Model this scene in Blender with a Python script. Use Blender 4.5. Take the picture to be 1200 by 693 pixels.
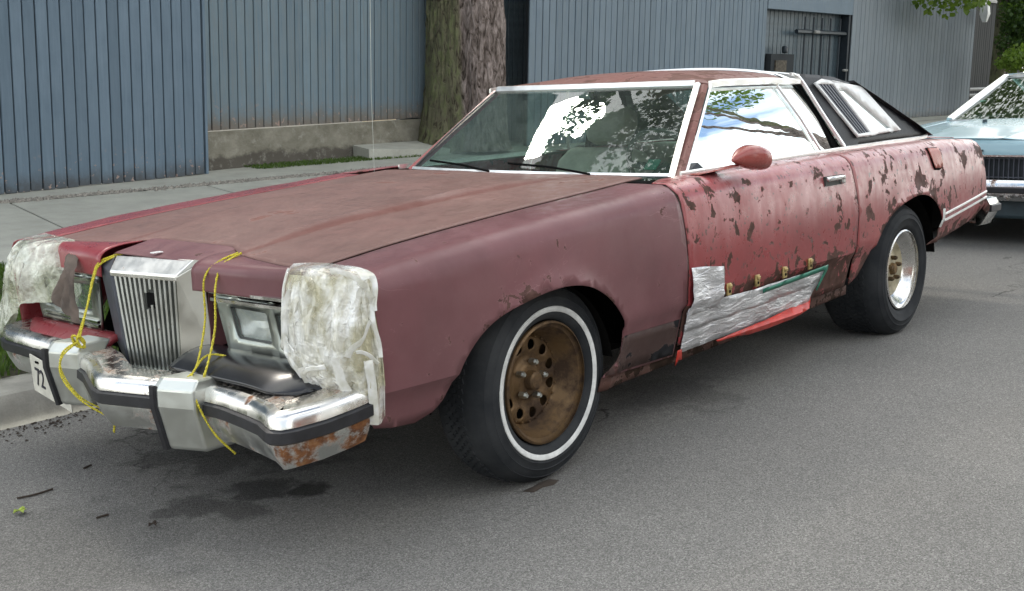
import bpy, bmesh, math, random
import numpy as np
from mathutils import Vector, Matrix, noise
from mathutils.geometry import delaunay_2d_cdt
random.seed(7)
R = math.radians
sc = bpy.context.scene
for o in list(bpy.data.objects): bpy.data.objects.remove(o)

# ------------------------------------------------------------------ camera
CAM = np.array([2.89231445, 3.21058523, 1.27153722]); YAW, PITCH, ROLL, FPX = R(220.46121379), R(9.80638078), R(-1.52189635), 1357.89
fw = np.array([math.cos(YAW)*math.cos(PITCH), math.sin(YAW)*math.cos(PITCH), -math.sin(PITCH)])
rt0 = np.array([math.sin(YAW), -math.cos(YAW), 0.]); up0 = np.cross(rt0, fw)
rt = math.cos(ROLL)*rt0+math.sin(ROLL)*up0; up = -math.sin(ROLL)*rt0+math.cos(ROLL)*up0
cd = bpy.data.cameras.new('camera'); cam = bpy.data.objects.new('camera', cd); sc.collection.objects.link(cam)
cam.matrix_world = Matrix(((rt[0], up[0], -fw[0], CAM[0]), (rt[1], up[1], -fw[1], CAM[1]), (rt[2], up[2], -fw[2], CAM[2]), (0, 0, 0, 1)))
cd.sensor_fit = 'HORIZONTAL'; cd.sensor_width = 36; cd.lens = FPX/1200*36; cd.clip_start = .05; cd.clip_end = 2000
sc.camera = cam
def ray(px, py):
    return fw+rt*(px-600)/FPX-up*(py-346.5)/FPX
def at(px, py, **k):                      # pixel + one known coordinate -> point
    d = ray(px, py); (ax, v), = k.items(); i = 'xyz'.index(ax)
    return Vector(CAM+d*(v-CAM[i])/d[i])
# ------------------------------------------------------------------ world, sun, exposure
SUN_EL, SUN_AZ = R(49.6), R(-108)             # azimuth measured from +x towards +y
w = bpy.data.worlds.new('World'); sc.world = w; w.use_nodes = True
nt = w.node_tree; nt.nodes.clear(); N = nt.nodes.new; L = nt.links.new
sky = N('ShaderNodeTexSky'); sky.sky_type = 'NISHITA'; sky.sun_disc = False; sky.sun_elevation = SUN_EL
sky.sun_rotation = math.pi/2-SUN_AZ; sky.air_density = 1.0; sky.dust_density = 1.0
tc = N('ShaderNodeTexCoord'); mp = N('ShaderNodeMapping'); mp.inputs['Scale'].default_value = (1.0, 1.0, 3.2)
nz = N('ShaderNodeTexNoise'); nz.inputs['Scale'].default_value = 1.7; nz.inputs['Detail'].default_value = 7; nz.inputs['Roughness'].default_value = .55
rp = N('ShaderNodeValToRGB'); rp.color_ramp.elements[0].position = .43; rp.color_ramp.elements[1].position = .64
mx = N('ShaderNodeMixRGB'); mx.inputs[2].default_value = (15.9, 16.0, 15.2, 1)
bg = N('ShaderNodeBackground'); bg.inputs[1].default_value = .14; ow = N('ShaderNodeOutputWorld')
L(tc.outputs['Generated'], mp.inputs[0]); L(mp.outputs[0], nz.inputs[0]); sx = N('ShaderNodeSeparateXYZ'); L(tc.outputs['Generated'], sx.inputs[0]); hb = N('ShaderNodeMapRange'); L(sx.outputs[2], hb.inputs[0])
for i_, v_ in enumerate((.0, .42, .07, .02)): hb.inputs[i_+1].default_value = v_
ad = N('ShaderNodeMath'); L(nz.outputs[0], ad.inputs[0]); L(hb.outputs[0], ad.inputs[1]); L(ad.outputs[0], rp.inputs[0])
L(rp.outputs[0], mx.inputs[0])
L(sky.outputs[0], mx.inputs[1]); L(mx.outputs[0], bg.inputs[0]); L(bg.outputs[0], ow.inputs[0])
sd = bpy.data.lights.new('sun', 'SUN'); sd.energy = 1.5; sd.angle = R(11); sd.color = (1, .93, .82)
so = bpy.data.objects.new('sun', sd); sc.collection.objects.link(so)
sdir = Vector((math.cos(SUN_EL)*math.cos(SUN_AZ), math.cos(SUN_EL)*math.sin(SUN_AZ), math.sin(SUN_EL)))
so.rotation_euler = sdir.to_track_quat('Z', 'Y').to_euler(); so.location = (0, 0, 30)
sc.view_settings.view_transform = 'Standard'; sc.view_settings.look = 'None'; sc.view_settings.gamma = 1
sc.view_settings.exposure = 0.70; sc.view_settings.use_curve_mapping = False

# ------------------------------------------------------------------ material helpers
class NT:
    def __init__(s, name):
        s.m = bpy.data.materials.new(name); s.m.use_nodes = True; s.t = s.m.node_tree
        s.p = s.t.nodes['Principled BSDF']; s.out = s.t.nodes['Material Output']; s._tc = None
    def n(s, typ, **kw):
        x = s.t.nodes.new('ShaderNode'+typ)
        for k, v in kw.items(): setattr(x, k, v)
        return x
    def l(s, a, b): s.t.links.new(a, b)
    def co(s, scale=(1, 1, 1), kind='Object', loc=(0, 0, 0)):
        if s._tc is None: s._tc = s.n('TexCoord')
        m = s.n('Mapping'); m.inputs['Scale'].default_value = scale; m.inputs['Location'].default_value = loc
        s.l(s._tc.outputs[kind], m.inputs[0]); return m.outputs[0]
    def noise(s, scale, detail=4, rough=.55, vec=None, dist=0):
        x = s.n('TexNoise'); x.inputs['Scale'].default_value = scale; x.inputs['Detail'].default_value = detail
        x.inputs['Roughness'].default_value = rough; x.inputs['Distortion'].default_value = dist
        s.l(vec if vec is not None else s.co(), x.inputs[0]); return x.outputs[0]
    def vor(s, scale, vec=None, feature='F1'):
        x = s.n('TexVoronoi', feature=feature); x.inputs['Scale'].default_value = scale
        s.l(vec if vec is not None else s.co(), x.inputs['Vector']); return x.outputs['Distance']
    def ramp(s, v, *stops):
        r = s.n('ValToRGB'); e = r.color_ramp.elements
        while len(e) < len(stops): e.new(.5)
        for q, (p, c) in zip(e, stops):
            q.position = p; q.color = (c, c, c, 1) if not hasattr(c, '__len__') else (*c, 1)
        s.l(v, r.inputs[0]); return r.outputs[0]
    def mix(s, f, a, b, mode='MIX'):
        m = s.n('MixRGB', blend_type=mode)
        for i, v in ((0, f), (1, a), (2, b)):
            if hasattr(v, 'node'): s.l(v, m.inputs[i])
            elif i == 0: m.inputs[0].default_value = v
            else: m.inputs[i].default_value = (*v, 1)
        return m.outputs[0]
    def math(s, op, a, b=0, clamp=False):
        m = s.n('Math', operation=op, use_clamp=clamp)
        for i, v in ((0, a), (1, b)):
            if hasattr(v, 'node'): s.l(v, m.inputs[i])
            else: m.inputs[i].default_value = v
        return m.outputs[0]
    def sep(s, vec=None):
        x = s.n('SeparateXYZ'); s.l(vec if vec is not None else s.co(), x.inputs[0]); return x.outputs
    def mr(s, v, a, b, c=0, d=1):
        x = s.n('MapRange', interpolation_type='SMOOTHSTEP'); s.l(v, x.inputs[0])
        for i, q in enumerate((a, b, c, d)): x.inputs[i+1].default_value = q
        return x.outputs[0]
    def set(s, col=None, rough=None, metal=None, spec=None, **kw):
        for nm, v in (('Base Color', col), ('Roughness', rough), ('Metallic', metal), ('Specular IOR Level', spec)):
            if v is None: continue
            if hasattr(v, 'node'): s.l(v, s.p.inputs[nm])
            elif nm == 'Base Color': s.p.inputs[nm].default_value = (*v, 1)
            else: s.p.inputs[nm].default_value = v
        for k, v in kw.items():
            i = s.p.inputs[k.replace('_', ' ')]
            if hasattr(v, 'node'): s.l(v, i)
            else: i.default_value = v
        return s
    def bump(s, h, strength=.3, dist=.01):
        b = s.n('Bump'); b.inputs['Strength'].default_value = strength; b.inputs['Distance'].default_value = dist
        s.l(h, b.inputs['Height']); s.l(b.outputs[0], s.p.inputs['Normal']); return s
M = {}
def simple(name, col, rough=.5, metal=0, var=.15, scale=12, spec=.5, bump=0, bs=60):
    t = NT(name); n = t.noise(scale, 5)
    dk = tuple(c*(1-var*1.6) for c in col); lt = tuple(min(1, c*(1+var)) for c in col)
    t.set(t.ramp(n, (.3, dk), (.7, lt)), rough, metal, spec)
    if bump: t.bump(t.noise(bs, 4), bump, .004)
    M[name] = t.m; return t.m

def paint(name, base, primer, spots, fade_sheen=None, rough=.42, spotscale=9, streak=0, coat=.0, zlow=None, dust=None, arch=None, xgrow=None, crease=False):
    """weathered car paint: base colour, faded bloom with painted sky sheen, peeled patches of primer"""
    t = NT(name); X = t.sep()
    n1 = t.noise(2.3, 5, .6)
    col = t.mix(t.ramp(n1, (.35, 0), (.68, 1)), tuple(c*.8 for c in base), tuple(min(1, c*1.18) for c in base))
    if fade_sheen:
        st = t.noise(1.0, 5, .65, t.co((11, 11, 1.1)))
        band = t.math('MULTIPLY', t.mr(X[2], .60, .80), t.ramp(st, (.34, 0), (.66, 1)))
        col = t.mix(t.math('MULTIPLY', band, streak), col, fade_sheen)  # pale upper band: faded paint plus sky sheen, both put into the colour
    fine = t.noise(spotscale*9, 3, .7)
    blob = t.noise(spotscale, 7, .62, dist=.4)
    v = t.math('ADD', blob, t.math('MULTIPLY', t.math('SUBTRACT', fine, .5), .07))
    if zlow: v = t.math('ADD', v, t.math('MULTIPLY', t.mr(X[2], zlow[1], zlow[0]), zlow[2]))
    if xgrow: v = t.math('ADD', v, t.math('MULTIPLY', t.mr(X[0], xgrow[0], xgrow[1]), xgrow[2]))
    if arch:
        for (ax, az, r0, amt) in arch:
            d = t.math('SQRT', t.math('ADD', t.math('POWER', t.math('SUBTRACT', X[0], ax), 2), t.math('POWER', t.math('SUBTRACT', X[2], az), 2)))
            v = t.math('ADD', v, t.math('MULTIPLY', t.mr(d, r0+.13, r0), amt))
    mask = t.ramp(v, (spots-.006, 0), (spots+.006, 1))
    rim = t.math('SUBTRACT', t.ramp(v, (spots-.03, 0), (spots-.004, 1)), mask, True)
    pr = t.mix(t.ramp(t.noise(30, 4), (.35, 0), (.7, 1)), tuple(c*.7 for c in primer), tuple(c*1.3 for c in primer))
    col = t.mix(t.math('MULTIPLY', rim, .35), col, tuple(min(1, c*1.9+.04) for c in base))
    col = t.mix(mask, col, pr)
    spk = t.ramp(t.noise(spotscale*2.9, 3, .5), (.645 if fade_sheen else .74, 0), (.66 if fade_sheen else .76, 1))
    col = t.mix(t.math('MULTIPLY', spk, .85), col, (.085, .042, .036))
    if dust: col = t.mix(t.math('MULTIPLY', t.ramp(t.noise(3.1, 6, .65), (.35, 0), (.75, 1)), .5), col, dust)
    scr = t.math('MULTIPLY', t.mr(t.math('ABSOLUTE', t.math('SUBTRACT', t.noise(1.6, 4, .6, t.co((.6, 3.0, 2.2)), 1.5), .5)), .004, .0), t.ramp(t.noise(2.5, 3), (.5, 0), (.62, .45)))
    col = t.mix(scr, col, tuple(min(1, c*1.6+.05) for c in base))
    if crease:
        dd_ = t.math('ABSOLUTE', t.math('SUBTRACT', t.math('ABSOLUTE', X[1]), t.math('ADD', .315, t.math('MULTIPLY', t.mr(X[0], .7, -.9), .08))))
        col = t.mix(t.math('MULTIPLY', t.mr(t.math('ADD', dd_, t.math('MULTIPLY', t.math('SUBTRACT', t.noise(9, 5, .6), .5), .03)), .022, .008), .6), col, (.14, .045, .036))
    rg = t.math('ADD', t.math('MULTIPLY', mask, .25), t.mr(t.noise(20, 4), .3, .7, rough-.07, rough+.12))
    inv = t.math('SUBTRACT', 1, mask)
    t.set(col, rg, 0, t.math('ADD', .1, t.math('MULTIPLY', inv, .12 if coat == 0 else .3)), Coat_Weight=t.math('MULTIPLY', inv, coat), Coat_Roughness=.22)
    t.bump(t.math('ADD', t.math('MULTIPLY', mask, -.6), t.math('ADD', t.math('MULTIPLY', t.noise(60, 5), .25), t.math('MULTIPLY', t.noise(4.5, 2), 2.6))), .3, .003)
    M[name] = t.m; return t.m

def chrome(name, rust=.62, col=(.72, .73, .74), rough=.12, dirt=.35, zr=None, scale=9, yr=None):
    t = NT(name); n = t.noise(scale, 8, .68)
    v = n
    if zr: X = t.sep(); v = t.math('ADD', n, t.math('MULTIPLY', t.mr(X[2], zr[0], zr[1]), zr[2]))
    if yr: v = t.math('ADD', v, t.math('MULTIPLY', t.mr(t.sep()[1], yr[0], yr[1]), yr[2]))
    m = t.ramp(v, (rust-.05, 0), (rust+.05, 1))
    rc = t.ramp(t.noise(40, 5), (.3, (.07, .028, .012)), (.55, (.19, .075, .026)), (.8, (.30, .17, .08)))
    c = t.mix(t.math('MULTIPLY', t.ramp(t.noise(4, 6, .6), (.4, 0), (.75, 1)), dirt), col, (.36, .35, .31))
    t.set(t.mix(m, c, rc), t.math('ADD', t.math('MULTIPLY', m, .6), t.mr(t.noise(14, 5), .3, .75, rough, rough+.22)), t.math('SUBTRACT', 1, m), .5)
    t.bump(t.math('ADD', m, t.math('MULTIPLY', t.noise(30, 4), .15)), .12, .003)
    M[name] = t.m; return t.m

def glass(name, tint, ior=1.6, dirt=.05):
    t = NT(name); t.t.nodes.remove(t.p)
    tr = t.n('BsdfTransparent'); tr.inputs[0].default_value = (*tint, 1)
    gl = t.n('BsdfGlossy'); gl.inputs['Roughness'].default_value = .004; gl.inputs[0].default_value = (.95, 1, 1, 1)
    fr = t.n('Fresnel'); fr.inputs[0].default_value = ior
    b = t.n('Bump'); b.inputs['Strength'].default_value = .03; b.inputs['Distance'].default_value = .02
    t.l(t.noise(3.5, 2), b.inputs['Height']); t.l(b.outputs[0], gl.inputs['Normal'])
    ms = t.n('MixShader'); t.l(fr.outputs[0], ms.inputs[0]); t.l(tr.outputs[0], ms.inputs[1]); t.l(gl.outputs[0], ms.inputs[2])
    df = t.n('BsdfDiffuse'); df.inputs[0].default_value = (.40, .47, .43, 1)
    m2 = t.n('MixShader'); t.l(t.math('MULTIPLY', t.ramp(t.noise(5, 7, .7), (.4, .2), (.8, 1)), dirt), m2.inputs[0])
    t.l(ms.outputs[0], m2.inputs[1]); t.l(df.outputs[0], m2.inputs[2]); t.l(m2.outputs[0], t.out.inputs[0])
    M[name] = t.m; return t.m

# ------------------------------------------------------------------ object helpers
COL = sc.collection
def tag(o, label=None, cat=None, group=None, kind=None):
    for k, v in (('label', label), ('category', cat), ('group', group), ('kind', kind)):
        if v: o[k] = v
    return o
def thing(name, loc, label, cat, group=None):
    e = bpy.data.objects.new(name, None); COL.objects.link(e); e.location = loc; e.empty_display_size = .2
    return tag(e, label, cat, group)
def link(o, parent):
    COL.objects.link(o)
    if parent is not None:
        o.parent = parent
        if parent.type == 'EMPTY': o.matrix_parent_inverse = Matrix.Translation(-parent.location)
    return o
def meshobj(name, v, f, mat, parent=None, smooth=30, solid=0, bevel=0, offset=0):
    me = bpy.data.meshes.new(name); me.from_pydata([tuple(p) for p in v], [], f); me.update()
    if mat is not None: me.materials.append(mat)
    if smooth:
        for p in me.polygons: p.use_smooth = True
        me.set_sharp_from_angle(angle=R(smooth))
    o = bpy.data.objects.new(name, me); link(o, parent)
    if solid: m = o.modifiers.new('s', 'SOLIDIFY'); m.thickness = solid; m.offset = offset
    if bevel: m = o.modifiers.new('b', 'BEVEL'); m.width = bevel; m.segments = 2; m.limit_method = 'ANGLE'; m.angle_limit = R(35)
    return o
class MB:
    def __init__(s): s.v = []; s.f = []
    def add(s, v, f):
        b = len(s.v); s.v += [Vector(p) for p in v]; s.f += [tuple(i+b for i in q) for q in f]; return s
    def box(s, c, size, rot=None):
        h = [q/2 for q in size]; vs = []
        for a in (-1, 1):
            for b in (-1, 1):
                for d in (-1, 1):
                    p = Vector((a*h[0], b*h[1], d*h[2]))
                    if rot is not None: p = rot @ p
                    vs.append(p+Vector(c))
        return s.add(vs, [(0, 1, 3, 2), (4, 6, 7, 5), (0, 4, 5, 1), (2, 3, 7, 6), (0, 2, 6, 4), (1, 5, 7, 3)])
    def hexa(s, p):      # 8 points: bottom ring 4, top ring 4
        return s.add(p, [(3, 2, 1, 0), (4, 5, 6, 7), (0, 1, 5, 4), (1, 2, 6, 5), (2, 3, 7, 6), (3, 0, 4, 7)])
    def loft(s, rings, cap=True, closed=True):
        n = len(rings[0]); v = [p for r in rings for p in r]; f = []
        for i in range(len(rings)-1):
            for j in range(n if closed else n-1):
                k = (j+1) % n; f.append((i*n+j, i*n+k, (i+1)*n+k, (i+1)*n+j))
        if cap and closed: f += [tuple(range(n-1, -1, -1)), tuple((len(rings)-1)*n+j for j in range(n))]
        return s.add(v, f)
    def tube(s, path, r, n=8, cap=True):
        path = [Vector(p) for p in path]; rings = []; prev = None
        for i, p in enumerate(path):
            d = (path[min(i+1, len(path)-1)]-path[max(i-1, 0)]).normalized()
            u = prev if prev else (Vector((0, 0, 1)) if abs(d.z) < .9 else Vector((1, 0, 0)))
            u = (u-d*u.dot(d)).normalized(); prev = u; q = d.cross(u); rr = r[i] if hasattr(r, '__len__') else r
            rings.append([p+(u*math.cos(a)+q*math.sin(a))*rr for a in [2*math.pi*k/n for k in range(n)]])
        return s.loft(rings, cap)
    def strip(s, path, side, w, h, nrm=None):   # flat moulding: rectangle swept along a path, `side` = width direction
        path = [Vector(p) for p in path]; rings = []
        for i, p in enumerate(path):
            d = (path[min(i+1, len(path)-1)]-path[max(i-1, 0)]).normalized()
            sv = Vector(side[i] if isinstance(side, list) else side); sv = (sv-d*sv.dot(d)).normalized(); nn = d.cross(sv)
            if nrm is not None and nn.dot(Vector(nrm)) < 0: nn = -nn
            rings.append([p-sv*w/2, p-sv*w*.32+nn*h, p+sv*w*.32+nn*h, p+sv*w/2])
        return s.loft(rings)
    def lathe(s, prof, n=48, axis='y', c=(0, 0, 0), closed=False):   # prof: (r, along axis)
        rings = []
        for k in range(n):
            a = 2*math.pi*k/n; ca, sa = math.cos(a), math.sin(a)
            rings.append([Vector(c)+(Vector((r*ca, h, r*sa)) if axis == 'y' else Vector((r*ca, r*sa, h))) for r, h in prof])
        m = len(prof); v = [p for r in rings for p in r]; f = []
        for k in range(n):
            k2 = (k+1) % n
            for j in range(m if closed else m-1):
                j2 = (j+1) % m; f.append((k*m+j, k*m+j2, k2*m+j2, k2*m+j))
        return s.add(v, f)
    def build(s, name, mat, parent=None, **kw): return meshobj(name, s.v, s.f, mat, parent, **kw)
def inside(px, py, poly):
    x0, y0 = poly[:, 0], poly[:, 1]; x1, y1 = np.roll(x0, -1), np.roll(y0, -1); r = np.zeros(len(px), bool)
    for a, b, c, d in zip(x0, y0, x1, y1):
        if b != d: r ^= ((b > py) != (d > py)) & (px < (c-a)*(py-b)/(d-b)+a)
    return r
def dens(poly, cell):
    o = []
    for i in range(len(poly)):
        a = np.array(poly[i], float); b = np.array(poly[(i+1) % len(poly)], float); n = max(1, int(np.linalg.norm(b-a)/cell))
        o += [a+(b-a)*k/n for k in range(n)]
    return np.array(o)
def panelmesh(poly, fmap, cell=.03, holes=()):
    loops = [dens(poly, cell)]+[dens(h, cell) for h in holes]
    pts = np.concatenate(loops); edges = []; b = 0
    for l in loops: edges += [(b+i, b+(i+1) % len(l)) for i in range(len(l))]; b += len(l)
    lo, hi = loops[0].min(0), loops[0].max(0)
    g = np.stack(np.meshgrid(np.arange(lo[0]+cell/2, hi[0], cell), np.arange(lo[1]+cell/2, hi[1], cell)), -1).reshape(-1, 2)
    if len(g):
        ok = inside(g[:, 0], g[:, 1], loops[0])
        for h in loops[1:]: ok &= ~inside(g[:, 0], g[:, 1], h)
        g = g[ok]
        if len(g):
            d = np.full(len(g), 9.)
            for p in pts: d = np.minimum(d, np.hypot(g[:, 0]-p[0], g[:, 1]-p[1]))
            g = g[d > cell*.5]; pts = np.concatenate([pts, g])
    vo, eo, fo, _, _, _ = delaunay_2d_cdt([Vector(p) for p in pts], edges, [], 0, 1e-6)
    V = np.array([tuple(v) for v in vo]); F = [tuple(q) for q in fo]; c = np.array([V[list(q)].mean(0) for q in F])
    ok = inside(c[:, 0], c[:, 1], loops[0])
    for h in loops[1:]: ok &= ~inside(c[:, 0], c[:, 1], h)
    return [Vector(fmap(*p)) for p in V], [q for q, k in zip(F, ok) if k]
def panel(name, poly, fmap, mat, parent, cell=.03, holes=(), thick=.004, smooth=28, mirror=False):
    v, f = panelmesh(poly, fmap, cell, holes)
    if mirror: v = [Vector((p.x, -p.y, p.z)) for p in v]; f = [q[::-1] for q in f]
    return meshobj(name, v, f, mat, parent, smooth=smooth, solid=thick)
def I(tab, x):
    xs = [p[0] for p in tab]; return float(np.interp(x, xs, [p[1] for p in tab]))
def spl(tab, x):      # smooth interpolation through ascending table
    xs = [p[0] for p in tab]; ys = [p[1] for p in tab]
    if x <= xs[0]: return ys[0]
    if x >= xs[-1]: return ys[-1]
    i = max(k for k in range(len(xs)-1) if xs[k] <= x); m = []
    for k in (i, i+1):
        a, b = max(k-1, 0), min(k+1, len(xs)-1); m.append((ys[b]-ys[a])/(xs[b]-xs[a]))
    h = xs[i+1]-xs[i]; t = (x-xs[i])/h
    return (2*t**3-3*t*t+1)*ys[i]+(t**3-2*t*t+t)*h*m[0]+(-2*t**3+3*t*t)*ys[i+1]+(t**3-t*t)*h*m[1]
def ss(a, b, x): t = min(1, max(0, (x-a)/(b-a))); return t*t*(3-2*t)
def ell(cx, cy, rx, ry, n=20): return [(cx+rx*math.cos(2*math.pi*k/n), cy+ry*math.sin(2*math.pi*k/n)) for k in range(n)]
def smoothpath(pts, n=6):
    pts = [Vector(p) for p in pts]; o = []
    for i in range(len(pts)-1):
        p0, p1, p2, p3 = pts[max(i-1, 0)], pts[i], pts[i+1], pts[min(i+2, len(pts)-1)]
        for k in range(n):
            t = k/n; o.append(.5*((2*p1)+(p2-p0)*t+(2*p0-5*p1+4*p2-p3)*t*t+(3*p1-p0-3*p2+p3)*t**3))
    return o+[pts[-1]]
# ------------------------------------------------------------------ materials
# asphalt
t = NT('asphalt'); vs = t.n('TexVoronoi'); vs.inputs['Scale'].default_value = 270; t.l(t.co(), vs.inputs['Vector']); f2 = vs.outputs['Distance']; f1 = t.math('ADD', t.math('MULTIPLY', t.sep(vs.outputs['Color'])[0], .5), t.math('MULTIPLY', t.noise(330, 2, .6), .5)); big = t.noise(.55, 5, .6); mid = t.noise(5, 5, .65)
c = t.ramp(f1, (.22, (.125, .120, .112)), (.42, (.188, .181, .169)), (.60, (.250, .241, .226)), (.72, (.325, .314, .292)), (.80, (.44, .425, .395)))
c = t.mix(t.ramp(big, (.3, .32), (.7, 0)), c, (.06, .058, .056))
c = t.mix(t.math('MULTIPLY', t.ramp(mid, (.5, 0), (.75, 1)), .22), c, (.21, .20, .19))
X = t.sep()
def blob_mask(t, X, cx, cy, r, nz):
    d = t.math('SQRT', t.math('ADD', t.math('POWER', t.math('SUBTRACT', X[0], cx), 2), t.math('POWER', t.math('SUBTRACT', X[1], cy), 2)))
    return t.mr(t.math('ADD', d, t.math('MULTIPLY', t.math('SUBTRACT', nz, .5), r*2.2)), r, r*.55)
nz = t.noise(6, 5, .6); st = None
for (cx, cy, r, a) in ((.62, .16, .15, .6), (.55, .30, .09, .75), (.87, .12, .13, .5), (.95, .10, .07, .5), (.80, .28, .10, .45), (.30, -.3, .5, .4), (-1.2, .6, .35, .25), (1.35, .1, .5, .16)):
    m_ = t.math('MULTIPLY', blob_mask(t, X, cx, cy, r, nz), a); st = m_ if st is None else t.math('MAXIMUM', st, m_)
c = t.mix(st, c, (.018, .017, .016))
vc = t.n('TexVoronoi', feature='DISTANCE_TO_EDGE'); vc.inputs['Scale'].default_value = .42; wv = t.n('VectorMath', operation='ADD'); nzc = t.n('TexNoise'); nzc.inputs['Scale'].default_value = 3; nzc.inputs['Detail'].default_value = 5; t.l(t.co(), nzc.inputs[0]); t.l(t.co(), wv.inputs[0]); t.l(nzc.outputs['Color'], wv.inputs[1]); t.l(wv.outputs[0], vc.inputs['Vector'])
c = t.mix(t.math('MULTIPLY', t.math('MULTIPLY', t.mr(vc.outputs['Distance'], .0065, .001), t.ramp(t.noise(.8, 3), (.50, 0), (.60, 1))), .6), c, (.02, .019, .018))
t.set(c, .9, 0, .08).bump(t.math('ADD', f1, t.math('MULTIPLY', f2, -.9)), .45, .005); M['asphalt'] = t.m
# concretes
def concrete(name, col, stain=.4, scale=3, bump=.25):
    t = NT(name); a = t.noise(scale, 7, .65); b = t.noise(120, 3, .6)
    c = t.mix(t.ramp(a, (.3, 0), (.72, 1)), tuple(q*(1-stain) for q in col), tuple(q*1.12 for q in col))
    c = t.mix(t.ramp(b, (.35, .35), (.6, 0)), c, tuple(q*.55 for q in col))
    oi = t.n('ObjectInfo'); c = t.mix(t.math('MULTIPLY', oi.outputs['Random'], .22), c, tuple(q*.6 for q in col))
    t.set(c, .88, 0, .25).bump(b, bump, .004); M[name] = t.m
concrete('sidewalk', (.42, .415, .365), .26)
concrete('kerb', (.38, .365, .32), .5, 5)
t = NT('footing'); X = t.sep(); a = t.noise(3.2, 8, .7, t.co((1, 1, 1.6))); b = t.noise(90, 3)
c = t.mix(t.ramp(a, (.32, 0), (.72, 1)), (.12, .11, .085), (.27, .255, .21))
c = t.mix(t.ramp(t.math('ADD', t.math('MULTIPLY', a, .30), X[2]), (.80, .85), (.86, 0)), c, (.075, .066, .057))
c = t.mix(t.math('MULTIPLY', t.ramp(t.noise(9, 6, .7), (.55, 0), (.7, 1)), .55), c, (.34, .33, .29))
t.set(c, .9, 0, .2).bump(t.math('ADD', a, b), .4, .01); M['footing'] = t.m
def boards(name, cA, cB, weather=None, dirtz=None, rough=.62):
    t = NT(name); oi = t.n('ObjectInfo'); off = t.n('CombineXYZ'); t.l(t.math('MULTIPLY', oi.outputs['Random'], 37), off.inputs[0])
    va = t.n('VectorMath', operation='ADD'); t.l(t.co(), va.inputs[0]); t.l(off.outputs[0], va.inputs[1])
    mpn = t.n('Mapping'); mpn.inputs['Scale'].default_value = (30, 30, 1.6); t.l(va.outputs[0], mpn.inputs[0])
    g = t.noise(1.2, 6, .65, mpn.outputs[0]); b = t.noise(1.7, 6, .65, va.outputs[0])
    c = t.mix(t.ramp(b, (.3, 0), (.7, 1)), cA, cB)
    c = t.mix(t.math('MULTIPLY', t.ramp(g, (.35, 0), (.7, 1)), .35), c, tuple(q*1.35 for q in cB))
    c = t.mix(t.math('MULTIPLY', oi.outputs['Random'], .45), c, tuple(q*.72 for q in cA))
    if weather: c = t.mix(t.ramp(g, (.42, 0), (.62, .8)), c, weather)
    if dirtz:
        X = t.sep(); m = t.mr(t.math('ADD', X[2], t.math('MULTIPLY', t.math('SUBTRACT', t.noise(5, 6, .7, va.outputs[0]), .5), dirtz[1]*1.6)), dirtz[0]+dirtz[1], dirtz[0])
        c = t.mix(t.math('MULTIPLY', m, dirtz[3]), c, dirtz[2])
        pm = t.math('MULTIPLY', t.ramp(t.noise(14, 4, .6, va.outputs[0]), (.61, 0), (.63, 1)), t.mr(X[2], dirtz[0]+.45, dirtz[0]))
        c = t.mix(pm, c, (.30, .22, .19))
    t.set(c, rough, 0, .18).bump(t.math('ADD', g, t.math('MULTIPLY', b, .4)), .3, .004); M[name] = t.m
boards('board_blue', (.100, .142, .185), (.142, .190, .238), None, (-.02, .22, (.055, .05, .045), .75))
boards('board_weathered', (.125, .175, .215), (.18, .238, .275), (.155, .185, .20), (-.02, .30, (.16, .135, .11), .9), .75)
boards('board_grey', (.125, .165, .205), (.175, .22, .26), (.155, .19, .215), None, .65)
boards('board_pale', (.18, .212, .24), (.235, .265, .285), (.18, .20, .215), (-.02, .2, (.10, .095, .085), .6), .7)
boards('board_dark', (.020, .021, .021), (.032, .033, .032), None, None, .7)
simple('recess_dark', (.012, .016, .020), .8)
simple('gate_paint', (.055, .082, .10), .45, var=.2)
simple('gate_metal', (.018, .026, .034), .4, .3)
simple('tan_wall', (.42, .33, .20), .8)
simple('rail_grey', (.2, .2, .19), .5)
# bark
t = NT('bark'); X = t.sep(); v1 = t.noise(1, 8, .62, t.co((17, 17, 5.5)), .9); v2 = t.noise(3, 5, .6)
geo = t.n('NewGeometry'); gn = t.sep(geo.outputs['Normal'])
c = t.ramp(v1, (.36, (.035, .026, .02)), (.48, (.17, .135, .12)), (.66, (.36, .30, .28)))
ms = t.n('VectorMath', operation='DOT_PRODUCT'); pos = t.co((1, 1, 1), 'Object'); t.l(pos, ms.inputs[0]); ms.inputs[1].default_value = (.70, -.71, 0)
moss = t.mr(t.math('ADD', ms.outputs['Value'], t.math('MULTIPLY', t.math('SUBTRACT', v2, .5), .12)), -.03, .03)
c = t.mix(t.math('MULTIPLY', moss, t.ramp(v1, (.36, .1), (.6, .85))), c, t.mix(t.ramp(v2, (.35, 0), (.65, 1)), (.078, .095, .030), (.155, .185, .066)))
t.set(c, .9, 0, .2).bump(v1, 1.0, .07); M['bark'] = t.m
def leafmat(name, a, b):
    t = NT(name); g = t.n('NewGeometry'); c = t.ramp(g.outputs['Random Per Island'], (0, a), (1, b))
    t.set(c, .5, 0, .35); tl = t.n('BsdfTranslucent'); t.l(t.mix(.5, c, (.12, .2, .02)), tl.inputs[0]); msd = t.n('MixShader'); msd.inputs[0].default_value = .5
    t.l(t.p.outputs[0], msd.inputs[1]); t.l(tl.outputs[0], msd.inputs[2]); t.l(msd.outputs[0], t.out.inputs[0]); M[name] = t.m
leafmat('leaf_mid', (.05, .10, .015), (.12, .20, .035)); leafmat('leaf_bright', (.07, .13, .015), (.17, .25, .035)); leafmat('leaf_dark', (.015, .04, .010), (.05, .10, .02))
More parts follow.
